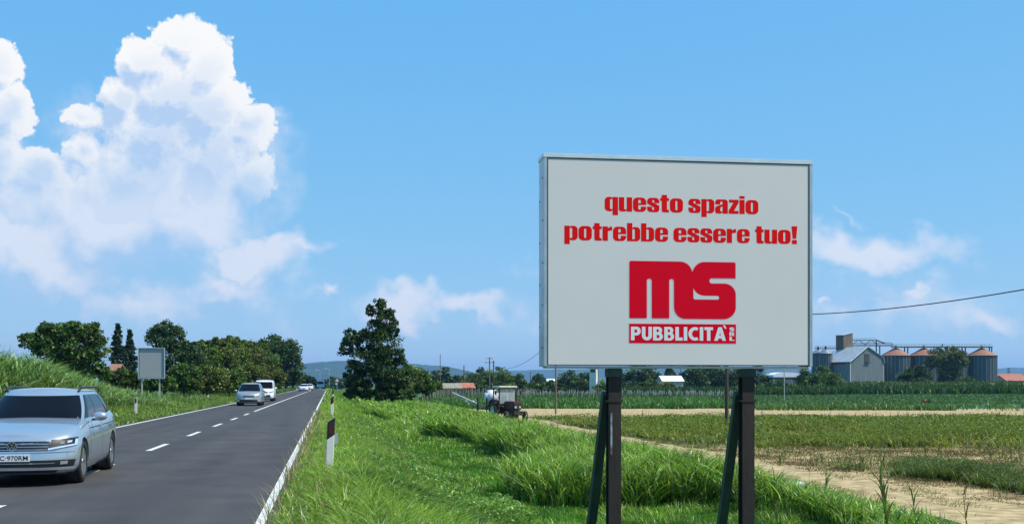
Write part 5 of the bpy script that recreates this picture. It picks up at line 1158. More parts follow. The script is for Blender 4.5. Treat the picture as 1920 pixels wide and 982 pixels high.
# ------------------------------------------------------------------ tractor with sprayer
def tractor():
    Z = 82; x, y = P(948, Z + 1.2); g = float(gz(x, y)); root = empty('tractor', (x, y, g), R(13), 'old dark red tractor with white cab roof standing on the dirt track', 'tractor')
    red = mat('faded_red_paint', (.085, .018, .014), .55, 0, var=.45, vscale=5); dk = mat('greasy_dark_metal', (.03, .022, .02), .7, 0, var=.4, vscale=6); cr = mat('cream_paint', (.66, .62, .5), .5, 0, var=.1, vscale=2)
    mud = mat('dusty_tyre', (.05, .042, .034), .9, 0, var=.4, vscale=7)
    # heading -Y ; front axle y=-1.9, rear axle y=.35
    MB().box((0, -1.35, 1.12), (.62, 1.9, .62), bev=.06).build('bonnet', red, root)
    MB().box((0, -2.32, 1.08), (.56, .05, .50), bev=.01).build('radiator_grille', dk, root)
    for s in (-1, 1): MB().tube((s * .17, -2.34, 1.02), (s * .17, -2.38, 1.02), .08, seg=14).build('headlight', M['lamp_white'], root)
    MB().box((0, -2.33, 1.33), (.60, .05, .05)).build('bonnet_rim', mat('brighter_red_paint', (.28, .04, .03), .5), root)
    MB().box((0, -1.2, .70), (.38, 2.2, .34), bev=.04).build('engine_block', dk, root)
    MB().box((0, -1.95, .50), (1.35, .14, .16), bev=.02).build('front_axle', dk, root)
    MB().box((0, -2.45, .62), (.75, .16, .26), bev=.03).build('front_weight', dk, root)
    MB().box((0, .3, .75), (.9, 1.3, .5), bev=.05).build('rear_housing', dk, root)
    cab = MB(); W2, y0, y1, zb, zt = .70, -.42, .85, 1.15, 2.42
    for s in (-1, 1):
        for yy in (y0, y1): cab.bar((s * W2, yy, zb - .2), (s * (W2 - .08), yy + (.08 if yy == y0 else -.02), zt), .085, .085)
    cab.box((0, y0, zb + .05), (2 * W2, .06, .12)).box((0, y0 + .08, zt - .05), (2 * W2 - .16, .07, .10)).box((0, y1, zb + .05), (2 * W2, .06, .3))
    for s in (-1, 1): cab.box((s * W2, .2, zb), (.06, 1.2, .5))
    cab.build('cab_frame', red, root)
    MB().box((0, .22, zt + .06), (1.52, 1.5, .16), bev=.06).build('cab_roof', cr, root)
    gl = bpy.data.materials.new('cab_glass'); gl.use_nodes = True; bs = gl.node_tree.nodes['Principled BSDF']; bs.inputs['Base Color'].default_value = (.75, .8, .8, 1); bs.inputs['Roughness'].default_value = .05; bs.inputs['Alpha'].default_value = .28
    MB().box((0, y0 + .04, (zb + zt) / 2), (2 * W2 - .2, .008, zt - zb - .2)).build('windscreen', gl, root)
    MB().box((0, y1 - .02, (zb + zt) / 2 + .15), (2 * W2 - .2, .008, zt - zb - .45)).build('rear_window', gl, root)
    MB().box((.12, .45, 1.25), (.5, .5, .12), bev=.04).box((.12, .68, 1.55), (.48, .12, .5), bev=.04).build('seat', M['black_plastic'], root)
    st = MB()
    for i in range(16): a, b = 2 * math.pi * i / 16, 2 * math.pi * (i + 1) / 16; st.tube((.2 * math.cos(a), -.05, 1.55 + .2 * math.sin(a)), (.2 * math.cos(b), -.05, 1.55 + .2 * math.sin(b)), .016, seg=6)
    st.tube((0, -.05, 1.55), (0, -.4, 1.3), .02); st.build('steering_wheel', M['black_plastic'], root)
    for s in (-1, 1):
        w = MB(); r = .72; w.lathe([(r * .55, s * .62), (r * .6, s * .60), (r * .95, s * .60), (r, s * .64), (r, s * .92), (r * .95, s * .96), (r * .6, s * .96), (r * .55, s * .94)], (0, .35, r), 'X', 36)
        for i in range(22):
            a = 2 * math.pi * i / 22; 
            for q, d in ((s * .70, .09), (s * .86, -.09)): w.bar((q - s * .07, .35 + r * 1.01 * math.cos(a), r + r * 1.01 * math.sin(a)), (q + s * .07, .35 + r * 1.01 * math.cos(a + d), r + r * 1.01 * math.sin(a + d)), .05, .06)
        o = w.build('rear_wheel', mud, root); MB().lathe([(.02, s * .80), (.2, s * .82), (.38, s * .88), (.40, s * .94)], (0, .35, r), 'X', 24).build('rim', cr, o)
        w = MB(); r = .36; w.lathe([(r * .5, s * .66), (r * .95, s * .64), (r, s * .68), (r, s * .80), (r * .95, s * .84), (r * .5, s * .82)], (0, -1.95, r), 'X', 28)
        for i in range(14): a = 2 * math.pi * i / 14; w.bar((s * .67, -1.95 + r * math.cos(a), r + r * math.sin(a)), (s * .81, -1.95 + r * math.cos(a), r + r * math.sin(a)), .03, .04)
        o = w.build('front_wheel', mud, root); MB().lathe([(.02, s * .76), (.16, s * .79), (.18, s * .82)], (0, -1.95, r), 'X', 20).build('rim', red, o)
        m = MB()
        pr = [(math.cos(a) * .82, math.sin(a) * .82) for a in np.linspace(.3, 2.4, 9)]
        for (a, b), (a2, b2) in zip(pr, pr[1:]): m.poly([(s * .58, .35 + a, .72 + b), (s * .98, .35 + a, .72 + b), (s * .98, .35 + a2, .72 + b2), (s * .58, .35 + a2, .72 + b2)], [(0, 1, 2, 3)])
        m.build('mudguard', red, root)
    MB().tube((.38, -1.2, 1.3), (.38, -1.2, 2.15), .035).build('exhaust_pipe', dk, root)
    for s in (-1, 1): o = MB().tube((s * .68, -.4, 2.1), (s * .98, -.5, 2.1), .015).build('mirror_arm', dk, root); MB().box((s * 1.0, -.5, 2.05), (.16, .03, .30), bev=.01).build('mirror', M['black_plastic'], o)
    # sprayer tank mounted behind
    r2 = empty('sprayer', (x, y, g), R(13), 'white sprayer tank with blue lid mounted behind the tractor cab', 'sprayer')
    t = MB().box((-.40, 1.85, 1.68), (1.0, 1.0, 1.15), bev=.22); t.build('tank', M['white_paint'], r2, True)
    MB().tube((-.40, 1.85, 2.2), (-.40, 1.85, 2.34), .28, seg=20).build('lid', mat('blue_lid', (.03, .035, .22), .5), r2)
    fr = MB(); fr.box((-.42, 1.85, .82), (1.2, 1.0, .12)).box((-1.0, 1.3, 1.0), (.08, .08, 1.3)).box((.2, 1.3, 1.0), (.08, .08, 1.3)).box((-.4, 2.3, .8), (2.0, .08, .08)).box((-1.35, 2.3, .9), (.1, .1, 1.5)); fr.build('frame', dk, r2)
    MB().tube((-.46, 1.35, 1.45), (-.46, 1.30, 1.45), .09, seg=12).build('tank_valve', M['black_plastic'], r2)
    b = MB(); b.tube((-.9, 2.35, 1.0), (-3.1, 3.1, 2.05), .045).tube((-.9, 2.35, .8), (-3.1, 3.1, 1.95), .02)
    for k in range(5): u = k / 5; b.tube((-.9 - 2.2 * u, 2.35 + .75 * u, 1 + 1.05 * u), (-.9 - 2.2 * u - .2, 2.4 + .75 * u, .8 + 1.15 * u), .015)
    b.build('boom', M['steel'], r2)
tractor()

# ------------------------------------------------------------------ poles and cable
POLES = {}
def pole(px, Z, top_z, r, m, lab, arm=False, name='utility_pole', base=None):
    x, y = P(px, Z); z = float(gz(x, y)); root = empty(name, (x, y, z), 0, lab, 'utility pole', 'poles across the fields')
    MB().tube((0, 0, -.3), (0, 0, top_z - z), r, r * .75, 10).build('pole_shaft', m, root)
    if arm:
        a = MB().bar((-1.1, 0, top_z - z - 1.1), (1.1, 0, top_z - z - 1.1), .12, .12).bar((-.7, 0, top_z - z - .25), (.7, 0, top_z - z - .25), .1, .1); a.build('crossarm', m, root)
        for q in (-1.0, -.6, .6, 1.0): MB().tube((q, 0, top_z - z - 1.05), (q, 0, top_z - z - .8), .05, seg=8).build('insulator', M['white_wall'], root)
    return (x, y, top_z)
pA = pole(1042, 102, 5.9, .085, M['wood_pole'], 'pale thin wooden pole left of the left billboard post, standing by the farm track')
pB = pole(1362.5, 66, 5.9, .115, M['wood_dark'], 'dark wooden pole between the billboard posts, nearest of the field poles')
pole(1470.5, 184, 6.4, .09, M['concrete'], 'thin pale pole right of the right billboard post')
pD = pole(925.5, 209, 5.8, .13, M['wood_dark'], 'dark pole, right one of the twin poles above the tractor')
pole(918, 232, 7.0, .15, M['wood_pole'], 'pole with crossarms, left one of the twin poles above the tractor', True)
pole(870, 240, 5.45, .14, M['wood_dark'], 'dark pole standing behind the hut with the red roof')
pole(825.5, 300, 9.4, .12, M['wood_pole'], 'tall thin pole rising highest left of the twin poles')
pole(802.5, 420, 7.2, .12, M['wood_pole'], 'faint thin pole above the pink-roofed distant house')
pole(994.5, 350, 5.2, .12, M['wood_dark'], 'small distant pole beside the flat-topped tree right of the tractor')
pole(1121.5, 300, 6.9, .12, M['wood_pole'], 'thin pole directly in front of the white tower')
pole(1276.5, 420, 7.6, .14, M['wood_dark'], 'distant pole at the right end of the white shed')
pole(698, 150, 3.2, .05, M['concrete'], 'short thin post right of the big roadside tree') if False else None
pM = (*cw(21.3, 30), 5.9)
def cable():
    cu = bpy.data.curves.new('overhead_cable', 'CURVE'); cu.dimensions = '3D'; cu.bevel_depth = .022; cu.bevel_resolution = 2
    for a, b, sag, da in ((pD, pA, 1.5, -.9), (pA, pB, .55, -.2), (pB, pM, .85, -.2)):
        n = 24; sp = cu.splines.new('POLY'); sp.points.add(n)
        za, zb = a[2] + da, b[2] - .2
        for i in range(n + 1):
            t = i / n; sp.points[i].co = (a[0] + (b[0] - a[0]) * t, a[1] + (b[1] - a[1]) * t, za + (zb - za) * t - 4 * sag * t * (1 - t), 1)
    ob = bpy.data.objects.new('c', cu); COL.objects.link(ob); bpy.context.view_layer.update()
    me = bpy.data.meshes.new_from_object(ob.evaluated_get(bpy.context.evaluated_depsgraph_get())); bpy.data.objects.remove(ob)
    o = link('overhead_cable', me, M['cable']); tag(o, 'thin dark cable sagging from pole to pole behind the billboard', 'cable')
cable()
x, y = cw(21.3, 30); z = float(gz(x, y))

# ------------------------------------------------------------------ silos, barn, elevator
M['silo'] = mat('grey_corrugated_steel', (.075, .092, .105), .45, .35, var=.12, vscale=.6)
M['silo_rib'] = mat('pale_silo_ribs', (.24, .27, .29), .4, .4)
M['silo_roof'] = mat('rusty_orange_roof', (.27, .115, .07), .7, 0, var=.18, vscale=.5)
M['dark_steel'] = mat('dark_steel', (.06, .06, .065), .6, .2)
M['corr'] = mat('corrugated_sheet', (.17, .195, .205), .5, .3, var=.14, vscale=.5, stretch=(3, 3, .3))
M['roof_sheet'] = mat('pale_roof_sheet', (.42, .46, .48), .45, .3, var=.1, vscale=.4)
M['tile'] = mat('terracotta_tiles', (.36, .13, .08), .85, 0, var=.25, vscale=2)
def silo(px, Z, r, eave_py, apex_py, label, group, roof=True, m=None):
    x, y = P(px, Z); g = float(gz(x, y)); root = empty('silo', (x, y, g), 0, label, 'silo', group); he = zat(eave_py, Z) - g; ha = zat(apex_py, Z) - g
    w = MB(); n = 48; k = int(he / .42); prof = [(r + (.05 if i % 2 else 0), -.2 + (he + .2) * i / (2 * k)) for i in range(2 * k + 1)]; w.lathe(prof, seg=n); w.build('wall', M['silo'], root, False)
    rb = MB()
    for i in range(24): a = 2 * math.pi * i / 24; rb.box(((r + .09) * math.cos(a), (r + .09) * math.sin(a), he / 2), (.16, .16, he), rz=a)
    rb.build('wall_ribs', M['silo_rib'], root)
    rf = MB().lathe([(r + .35, he - .15), (r + .35, he + .02), (.9, ha), (.001, ha + .05)], seg=n); ro = rf.build('roof', M['silo_roof'] if roof else M['silo_rib'], root)
    e = MB().lathe([(r + .36, he - .22), (r + .4, he - .02), (r + .30, he - .01)], seg=n)
    for s in (0, math.pi): e.bar(((r + .3) * math.cos(s), (r + .3) * math.sin(s), he + .1), (.8 * math.cos(s), .8 * math.sin(s), ha + .08), .18, .12)
    e.build('roof_edge', M['dark_steel'], ro); MB().tube((0, 0, ha - .2), (0, 0, ha + 1.3), .45).build('inlet', M['dark_steel'], ro)
    return root
Zs = 450
for px, lab in ((1679.5, 'grey round silo with orange cone roof, first of four from the barn'), (1732, 'grey round silo with orange cone roof, second of four from the barn'), (1786, 'grey round silo with orange cone roof, mostly hidden by the willow'), (1840.5, 'grey round silo with orange cone roof at the far right end of the row')):
    silo(px, Zs, 5.7, 666.5, 653, lab, 'big round silos in a row')
silo(1548, 440, 2.45, 662.5, 655, 'small plain grey silo right beside the billboard frame', 'small silos left of the barn', False)
silo(1534, 452, 2.45, 662.5, 656, 'small plain grey silo partly hidden by the billboard frame', 'small silos left of the barn', False)
def rail(mb, a, b, zb_, h, n): 
    a = Vector(a); b = Vector(b); mb.bar(a + Vector((0, 0, h)), b + Vector((0, 0, h)), .09, .09)
    for i in range(n + 1): p = a.lerp(b, i / n); mb.bar(p, p + Vector((0, 0, h)), .09, .09)
def catwalk():
    x0, y0 = P(1597, Zs - 1); root = empty('silo_catwalk', (x0, y0, 0), 0, 'long steel conveyor catwalk with railings running over the silo roofs', 'catwalk')
    def W(px, py, dz=0): x, y = P(px, Zs - 1 + dz); return Vector((x - x0, y - y0, zat(py, Zs - 1 + dz)))
    d = MB(); d.bar(W(1672, 650.5), W(1860, 650.5), 1.6, .38).bar(W(1597, 647.5), W(1674, 647.5), 1.6, .42).bar(W(1597, 643.8), W(1674, 643.8), .5, .25).bar(W(1597, 637.8), W(1644, 637.8), 1.2, .3).bar(W(1643, 637), W(1660, 644), 1.0, .3); d.build('deck', M['dark_steel'], root)
    r = MB(); rail(r, W(1672, 648.5), W(1860, 648.5), 0, .75, 40); rail(r, W(1672, 648.5, 1.6), W(1860, 648.5, 1.6), 0, .75, 40); rail(r, W(1599, 637), W(1642, 637), 0, .7, 12); rail(r, W(1597, 645), W(1672, 645), 0, .7, 16); r.build('railing', M['silo_rib'], root)
    MB().bar(W(1676, 648.8), W(1858, 648.8), .5, .22).build('conveyor_cover', mat('cream_cover', (.55, .53, .45), .6), root)
    for px, top, bot in ((1643, 637, 668), (1649.5, 647, 668), (1696, 651, 700), (1702, 651, 700), (1751, 651, 700), (1757, 651, 700), (1804, 651, 700), (1810, 651, 700), (1855, 651, 666), (1859.5, 651, 667)):
        MB().bar(W(px, top), W(px, 723), .35, .35).build('support_leg', M['dark_steel'], root)
    lw = MB(); lw.bar(W(1528, 653), W(1572, 653), 1.2, .3); rail(lw, W(1528, 652.5), W(1572, 652.5), 0, .8, 12); lw.build('left_gantry', M['dark_steel'], root)
    pt = MB(); 
    for a, b in (((1597, 646), (1610, 637)), ((1610, 637), (1622, 646)), ((1622, 646), (1634, 637)), ((1634, 637), (1645, 646)), ((1557, 676), (1575, 655)), ((1560, 660), (1575, 655))): pt.bar(W(*a), W(*b), .18, .18)
    pt.build('bracing', M['dark_steel'], root)
catwalk()
def elevator():
    Z = 446; x, y = P(1583, Z); root = empty('elevator_tower', (x, y, float(gz(x, y))), R(18), 'tall narrow elevator tower with brownish side and slanted pale top behind the barn', 'tower'); g = root.location.z
    h = zat(627, Z) - g; w = 4.9; d = 4.2
    MB().prism([(-w / 2, -d / 2, h - 6.2), (w / 2, -d / 2, h - 6.2), (w / 2, -d / 2, h + .5), (-w / 2, -d / 2, h - .5)], (0, d, 0)).build('head_box', mat('brown_cladding', (.14, .11, .08), .7, 0, var=.35, vscale=.8, stretch=(3, 3, .3)), root)
    MB().prism([(-w / 2 - .2, -d / 2 - .2, h - .48), (w / 2 + .2, -d / 2 - .2, h + .55), (w / 2 + .2, -d / 2 - .2, h + .8), (-w / 2 - .2, -d / 2 - .2, h - .2)], (0, d + .4, 0)).build('roof', M['roof_sheet'], root)
    s = MB()
    for a in (-1, 1):
        for b in (-1, 1): s.box((a * 1.9, b * 1.7, (h - 6.2) / 2), (.3, .3, h - 6.2))
    for k in range(4):
        z0 = k * (h - 6.2) / 4; s.bar((-1.9, -1.7, z0), (1.9, -1.7, z0 + (h - 6.2) / 4), .15, .15)
    s.build('tower_frame', M['dark_steel'], root); MB().box((0, 0, (h - 6.2) / 2), (1.4, 1.2, h - 6.2)).build('elevator_shaft', M['corr'], root)
elevator()
def barn():
    ZA = 430; ax, ay = P(1594, ZA); bx, by = P(1657, ZA + 8); rz = math.atan2(by - ay, bx - ax); W = math.hypot(bx - ax, by - ay); Ln = 13.2; g = float(gz(ax, ay)) - .3
    root = empty('barn', (ax, ay, g), rz, 'grey corrugated barn with pale sloping roof beside the silos', 'barn'); he = zat(676, ZA) - g; hr = zat(650, ZA + 4) - g; rp = .50
    pts = [(0, 0), (W, 0), (W, he - .2), (W - .9, he + 1.6), (W * rp, hr), (0, he)]
    MB().prism([(a, 0, b) for a, b in pts], (0, Ln, 0)).build('wall', M['corr'], root)
    for (a, b, nm) in (((0, he), (W * rp, hr), 'roof'),):
        pass
    r = MB(); o = .12
    def slab(p, q): 
        n = Vector((-(q[1] - p[1]), 0, q[0] - p[0])).normalized() * .16; n = n if n.z > 0 else -n
        a = Vector((p[0], -.5, p[1])); b = Vector((q[0], -.5, q[1])); r.prism([a + n * .2, b + n * .2, b + n * 1.3, a + n * 1.3], (0, Ln + 1.0, 0))
    slab((-.6, he - .55), (W * rp, hr)); slab((W * rp, hr), (W - .9, he + 1.6)); slab((W - .9, he + 1.6), (W + .25, he - .7)); r.build('roof', M['roof_sheet'], root)
    t = MB(); t.bar((-.6, -.56, he - .42), (W * rp, -.56, hr + .18), .45, .12).box((.1, -.04, he / 2), (.25, .06, he)).box((W - .1, -.04, he / 2 - .1), (.2, .06, he - .4)); t.build('roof_trim', mat('cream_trim', (.62, .62, .55), .6), root)
    MB().box((W * .49, -.05, he + 1.2), (2.6, .10, 3.2)).build('hatch', M['dark_steel'], root); MB().box((W * .5, -.35, he - .5), (2.4, .7, .25)).build('hatch_sill', M['dark_steel'], root)
    MB().box((W * .87, -.06, 2.0), (2.2, .08, .35)).build('window', M['white_wall'], root)
    MB().box((-.05, Ln * .55, he - .9), (.12, Ln * .8, .9)).build('side_stripe', mat('rusty_red_band', (.35, .07, .04), .7, col2=(.12, .06, .05), vscale=1.2), root)
    MB().box((-.06, Ln * .4, 1.8), (.10, Ln * .7, 1.2)).build('side_door', M['concrete'], root)
barn()
def gable_house(name, px, Z, w, d, eave, ridge, rz, wallm, roofm, label, cat, base=None, windows=0, group=None, ridge_x=True):
    x, y = P(px, Z); g = float(gz(x, y)); root = empty(name, (x, y, g), rz, label, cat, group); he, hr = eave - g, ridge - g
    if ridge_x:
        MB().prism([(-w / 2, -d / 2, -.3), (-w / 2, d / 2, -.3), (-w / 2, d / 2, he), (-w / 2, 0, hr), (-w / 2, -d / 2, he)], (w, 0, 0)).build('wall', wallm, root)
        r = MB(); k = .35
        for s in (-1, 1): n = (hr - he) / (d / 2); r.prism([(-w / 2 - k, s * (d / 2 + k), he - n * k + .03), (-w / 2 - k, 0, hr + .03), (-w / 2 - k, 0, hr + .17), (-w / 2 - k, s * (d / 2 + k), he - n * k + .17)], (w + 2 * k, 0, 0))
    else:
        MB().prism([(-w / 2, -d / 2, -.3), (w / 2, -d / 2, -.3), (w / 2, -d / 2, he), (0, -d / 2, hr), (-w / 2, -d / 2, he)], (0, d, 0)).build('wall', wallm, root)
        r = MB(); k = .35
        for s in (-1, 1): n = (hr - he) / (w / 2); r.prism([(s * (w / 2 + k), -d / 2 - k, he - n * k + .03), (0, -d / 2 - k, hr + .03), (0, -d / 2 - k, hr + .17), (s * (w / 2 + k), -d / 2 - k, he - n * k + .17)], (0, d + 2 * k, 0))
    r.build('roof', roofm, root)
    for i in range(windows):
        MB().box((-w / 2 + w * (i + 1) / (windows + 1), -d / 2 - .03, he * .6), (w * .12, .06, he * .28)).build('window', M['glass'], root)
    return root
M['grey_tile'] = mat('weathered_grey_tiles', (.24, .22, .17), .9, 0, var=.25, vscale=3)
M['plank'] = mat('weathered_planks', (.26, .17, .11), .85, 0, var=.3, vscale=2, stretch=(6, 1, .3))
gable_house('hut', 845, 205, 3.0, 2.8, .75, 1.46, .12, M['plank'], M['grey_tile'], 'low wooden hut with weathered grey roof behind the pale stakes', 'hut')
gable_house('hut', 871.5, 212, 2.7, 2.8, .80, 1.52, .12, M['plank'], M['tile'], 'low wooden hut with reddish tiled roof behind the pale stakes', 'hut')
def canopy():
    Z = 205; x, y = P(811, Z); g = float(gz(x, y)); root = empty('canopy', (x, y, g), 0, 'small pale blue pitched canopy left of the two huts', 'canopy'); t = zat(721, Z) - g
    MB().lathe([(.001, t), (.9, t - .28), (.92, t - .36)], seg=8).build('canopy_roof', mat('pale_blue_fabric', (.36, .48, .58), .8), root)
    for s in (-1, 1):
        for q in (-1, 1): MB().tube((s * .58, q * .58, -.1), (s * .58, q * .58, t - .3), .03).build('leg', M['steel'], root)
canopy()
gable_house('house', 807, 560, 3.6, 4, 3.2, 4.9, .2, M['white_wall'], mat('pink_roof', (.42, .22, .16), .8), 'small far house with pink roof below the tall thin pole', 'house', windows=2)
gable_house('house', 774, 560, 3.2, 4, 3.6, 4.9, .1, M['white_wall'], mat('faded_roof', (.36, .24, .18), .8), 'small far house with faded roof right of the big roadside tree', 'house', windows=1)
gable_house('house', 870, 560, 3.4, 4, 3.6, 5.2, .3, M['white_wall'], mat('beige_roof', (.38, .28, .20), .8), 'small far house with beige gable behind the dark pole', 'house', windows=1, ridge_x=False)
gable_house('shed', 1256.5, 345, 6.4, 6, 2.3, 3.75, .0, M['concrete'], M['white_vinyl'], 'long low shed with bright white roof between the billboard posts', 'shed')
gable_house('shed', 1030, 600, 6.3, 6, 2.6, 3.9, 0, M['concrete'], M['white_vinyl'], 'far low white roof left of the thin wooden pole', 'shed')
def round_shed():
    Z = 345; x, y = P(1476, Z); g = float(gz(x, y)); root = empty('storage_hall', (x, y, g), 0, 'grey hall with rounded white roof right of the right billboard post', 'hall'); w = 9.0; he = zat(706, Z) - g; hr = zat(697.5, Z) - g
    MB().box((0, 3, he / 2 - .1), (w, 6, he + .2)).build('wall', M['corr'], root)
    pts = [(w / 2 * 1.03 * math.cos(a), 0, he - .1 + (hr - he + .1) * math.sin(a) ** .6) for a in np.linspace(0, math.pi, 13)]
    MB().prism([(p[0], -.2, p[2]) for p in pts], (0, 6.4, 0)).build('roof', M['white_vinyl'], root)
round_shed()
def tower():
    Z = 330; x, y = P(1113, Z); g = float(gz(x, y)); root = empty('transformer_tower', (x, y, g), R(-28), 'slim white square tower with flat overhanging top between pole and left post', 'tower'); h = zat(689, Z) - g
    MB().box((0, 0, h / 2), (2.0, 2.0, h)).build('wall', M['white_wall'], root); MB().box((0, 0, h + .12), (2.7, 2.7, .22)).build('roof_slab', M['concrete'], root)
    MB().box((0, -1.02, h - .9), (1.4, .06, .9)).build('opening', M['dark_steel'], root)
    MB().box((-.9, -.3, h + .5), (.05, .05, .7)).box((.8, -.3, h + .5), (.05, .05, .7)).bar((-1.3, -.3, h + .75), (1.3, -.3, h + .75), .06, .06).build('insulator_rack', M['dark_steel'], root)
tower()
gable_house('farm_building', 1915, 520, 20, 14, 2.8, 5.2, -.15, mat('ochre_wall', (.40, .27, .15), .8, var=.1), M['tile'], 'long farm building with terracotta roof at the right edge', 'building', windows=4)
gable_house('farm_building', 1885, 560, 14, 14, 4.6, 6.3, -.5, M['corr'], M['tile'], 'second terracotta roof behind, directly right of the last silo', 'building')
def pylon():
    Z = 700; x, y = P(1891, Z); g = float(gz(x, y)); root = empty('pylon', (x, y, g), 0, 'small lattice pylon above the terracotta roofs', 'pylon'); h = zat(689, Z) - g; m = MB()
    for s in (-1, 1): m.bar((s * .9, 0, 0), (s * .25, 0, h), .2, .2)
    for k in range(6): m.bar((-.8, 0, k * h / 6), (.7, 0, (k + 1) * h / 6), .12, .12)
    m.build('mast', M['dark_steel'], root); MB().bar((-1.6, 0, h - .4), (1.8, 0, h - .4), .2, .2).bar((-1.2, 0, h - 2.2), (1.8, 0, h - 2.2), .2, .2).build('crossarm', M['dark_steel'], root)
pylon()
gable_house('brick_hut', 219, 118, .5, 2.4, 2.9, 3.45, -.1, mat('red_brick', (.20, .055, .035), .9, 0, var=.25, vscale=5), mat('brown_tile', (.26, .13, .08), .9, 0, var=.2, vscale=5), 'narrow red brick hut glimpsed below the two spruces', 'hut')

# stakes of the vegetable plot
def stakes():
    proto = MB().box((0, 0, .95), (.085, .07, 2.1), bev=.01).build('plant_stake', M['wood_pole'])
    pale = mat('bleached_wood', (.30, .26, .19), .9, 0, var=.25, vscale=3); proto.data.materials[0] = pale
    rr = random.Random(4); k = 0
    for row, (Z0, a, b) in enumerate(((165, 797, 905), (182, 799, 1000), (200, 800, 1000))):
        px = a
        while px < b and k < 130:
            x, y = P(px + rr.uniform(-.8, .8), Z0 + rr.uniform(-2, 2)); o = proto if k == 0 else proto.copy()
            if k: COL.objects.link(o)
            o.location = (x, y, float(gz(x, y)) - .08 * rr.random()); o.rotation_euler = (rr.uniform(-.05, .05), rr.uniform(-.06, .06), rr.uniform(0, 3))
            o.scale = (1, 1, rr.uniform(.82, 1.08)); tag(o, ('pale weathered stake in the front row left of the tractor, before the huts', 'pale weathered stake in the middle row of the vegetable plot, before the huts', 'pale weathered stake in the back row nearest the two huts')[row], 'stake', 'stakes of the vegetable plot'); k += 1; px += rr.uniform(3.2, 5.2) if row == 0 else rr.uniform(5, 8)
stakes()
def stake_rows():
    m = MB(); rr = random.Random(9)
    n = 420
    for i in range(n):
        Z = rr.choice((178, 186, 195, 205)); px = rr.uniform(960, 1400); x, y = P(px, Z); g = float(gz(x, y)); h = rr.uniform(1.2, 1.7); m.box((x, y, g + h / 2), (.07, .07, h))
    tag(m.build('stake_rows', M['concrete']), kind='stuff')
stake_rows()
# netting-like tall plants behind the stakes
pq = scatter(lambda Z: -.078 * Z, lambda Z: .19 * Z, 172, 200, lambda x, y: 1 + 0 * x, 1.25, 1.6, .1, [(.055, .11, .04), (.08, .13, .06), (.11, .14, .09)], .3, seg=2, camspace=True, maxn=9000, wk=1.0)
stuff('staked_plants', pq, M['reed'])
def implement():
    Z = 147; x, y = P(1735, Z); g = float(gz(x, y)); root = empty('farm_implement', (x, y, g + .35), .3, 'small rusty red implement left lying in the green field', 'implement')
    MB().box((-.15, 0, .25), (.55, .4, .25), bev=.04).build('hopper', mat('rusty_red', (.45, .13, .09), .7, var=.2), root); MB().bar((-.5, 0, .1), (.6, 0, .3), .07, .07).build('drawbar', M['dark_steel'], root)
    for s in (-1, 1): MB().lathe([(.1, s * .3), (.22, s * .3), (.22, s * .36), (.1, s * .36)], (.35, 0, .18), 'X', 16).build('wheel', M['tyre'], root)
implement()
def litter():
    x, y = P(1492, 27); g = float(gz(x, y)); b = bmesh.new(); bmesh.ops.create_grid(b, x_segments=12, y_segments=6, size=.5)
    for v in b.verts: v.co = Vector((v.co.x * .55, v.co.y * .25, .06 + .10 * random.random()))
    me = bpy.data.meshes.new('plastic_litter'); b.to_mesh(me); b.free(); o = link('plastic_litter', me, M['white_paint']); md = o.modifiers.new('s', 'SOLIDIFY'); md.thickness = .004
    o.location = (x, y, g + .22); o.rotation_euler = (.3, .1, .3); tag(o, 'crumpled white plastic litter in the grass at the edge of the dirt track', 'litter')
litter()
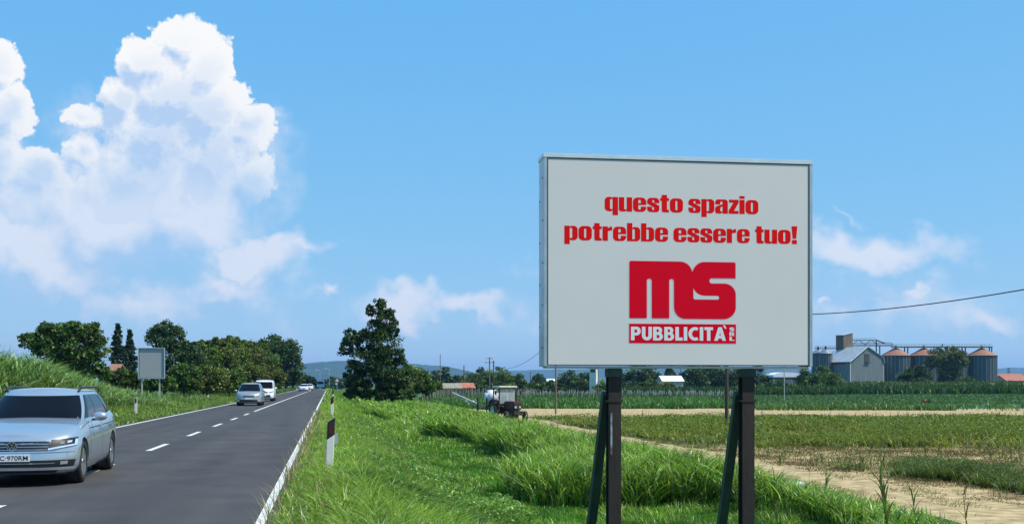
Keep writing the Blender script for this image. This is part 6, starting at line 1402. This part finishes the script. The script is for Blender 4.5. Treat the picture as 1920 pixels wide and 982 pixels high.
def sacks():
    for px, lab in ((874, 'pale sack lying in the plot left of the tractor, left one of two'), (887, 'pale sack lying in the plot left of the tractor, right one of two')):
        Z = 128; x, y = P(px, Z); g = float(gz(x, y)); m = MB(); bmesh.ops.create_icosphere(m.b, subdivisions=3, radius=.3)
        for v in m.b.verts: v.co = Vector((v.co.x * .8, v.co.y * .8, v.co.z * 1.3 + .5)) * (1 + .06 * random.uniform(-1, 1))
        o = m.build('sack', M['silo_rib'], None, True); o.location = (x, y, g); tag(o, lab, 'sack', 'sacks in the plot')
sacks()
# tall leafy reed stalk in the near right grass, and thin flowering stalks
def reed_plant(px, Z, h, nl, lab, cols, lean=.15):
    x, y = P(px, Z); g = float(gz(x, y)); root = empty('reed_plant', (x, y, g), random.uniform(0, 3), lab, 'reed', 'tall reeds beside the track')
    MB().tube((0, 0, -.1), (lean * h, .02, h * .9), .011, .004, 6).build('stem', M['stalk'], root)
    n = nl; t = np.linspace(.25, .95, n); xx = lean * h * t; parts = []
    rs = np.random.default_rng(int(px)); 
    V, Fx, T, C = blades(xx, np.zeros(n), h * t - .02, np.full(n, h * .48), np.full(n, .045), palette(n, cols, .15), np.clip(rs.normal(.6, .2, n), .2, 1.1), 5)
    link('leaves', raw_mesh('leaves', V, Fx, T, C), M['grass'], root)
M['stalk'] = mat('green_stalk', (.10, .14, .04), .6)
reed_plant(1668, 19.6, 1.12, 13, 'tallest broad-leaved reed at the near edge of the dirt track', [(.08, .15, .05), (.14, .20, .07), (.10, .12, .04)])
reed_plant(1722, 20.4, .85, 6, 'thin reed right of the tallest broad-leaved reed', [(.12, .18, .06)])
reed_plant(1815, 20.5, .80, 5, 'thin brownish reed near the bottom right corner', [(.24, .18, .08), (.14, .16, .05)])
reed_plant(1545, 23, .95, 7, 'slender reed left of the tallest broad-leaved reed', [(.14, .20, .06)])

# ------------------------------------------------------------------ haze
def haze():
    b = MB().box((2000, 4500, 97), (20000, 17000, 210)); o = b.build('haze', None); m = bpy.data.materials.new('haze'); m.use_nodes = True; N = m.node_tree.nodes; N.clear()
    out = N.new('ShaderNodeOutputMaterial'); v = N.new('ShaderNodeVolumePrincipled'); v.inputs['Color'].default_value = (.32, .62, 1.0, 1); v.inputs['Density'].default_value = HAZE; v.inputs['Anisotropy'].default_value = .2
    m.node_tree.links.new(v.outputs[0], out.inputs['Volume']); o.data.materials.append(m); tag(o, kind='stuff')
HAZE = 8.5e-5
haze()
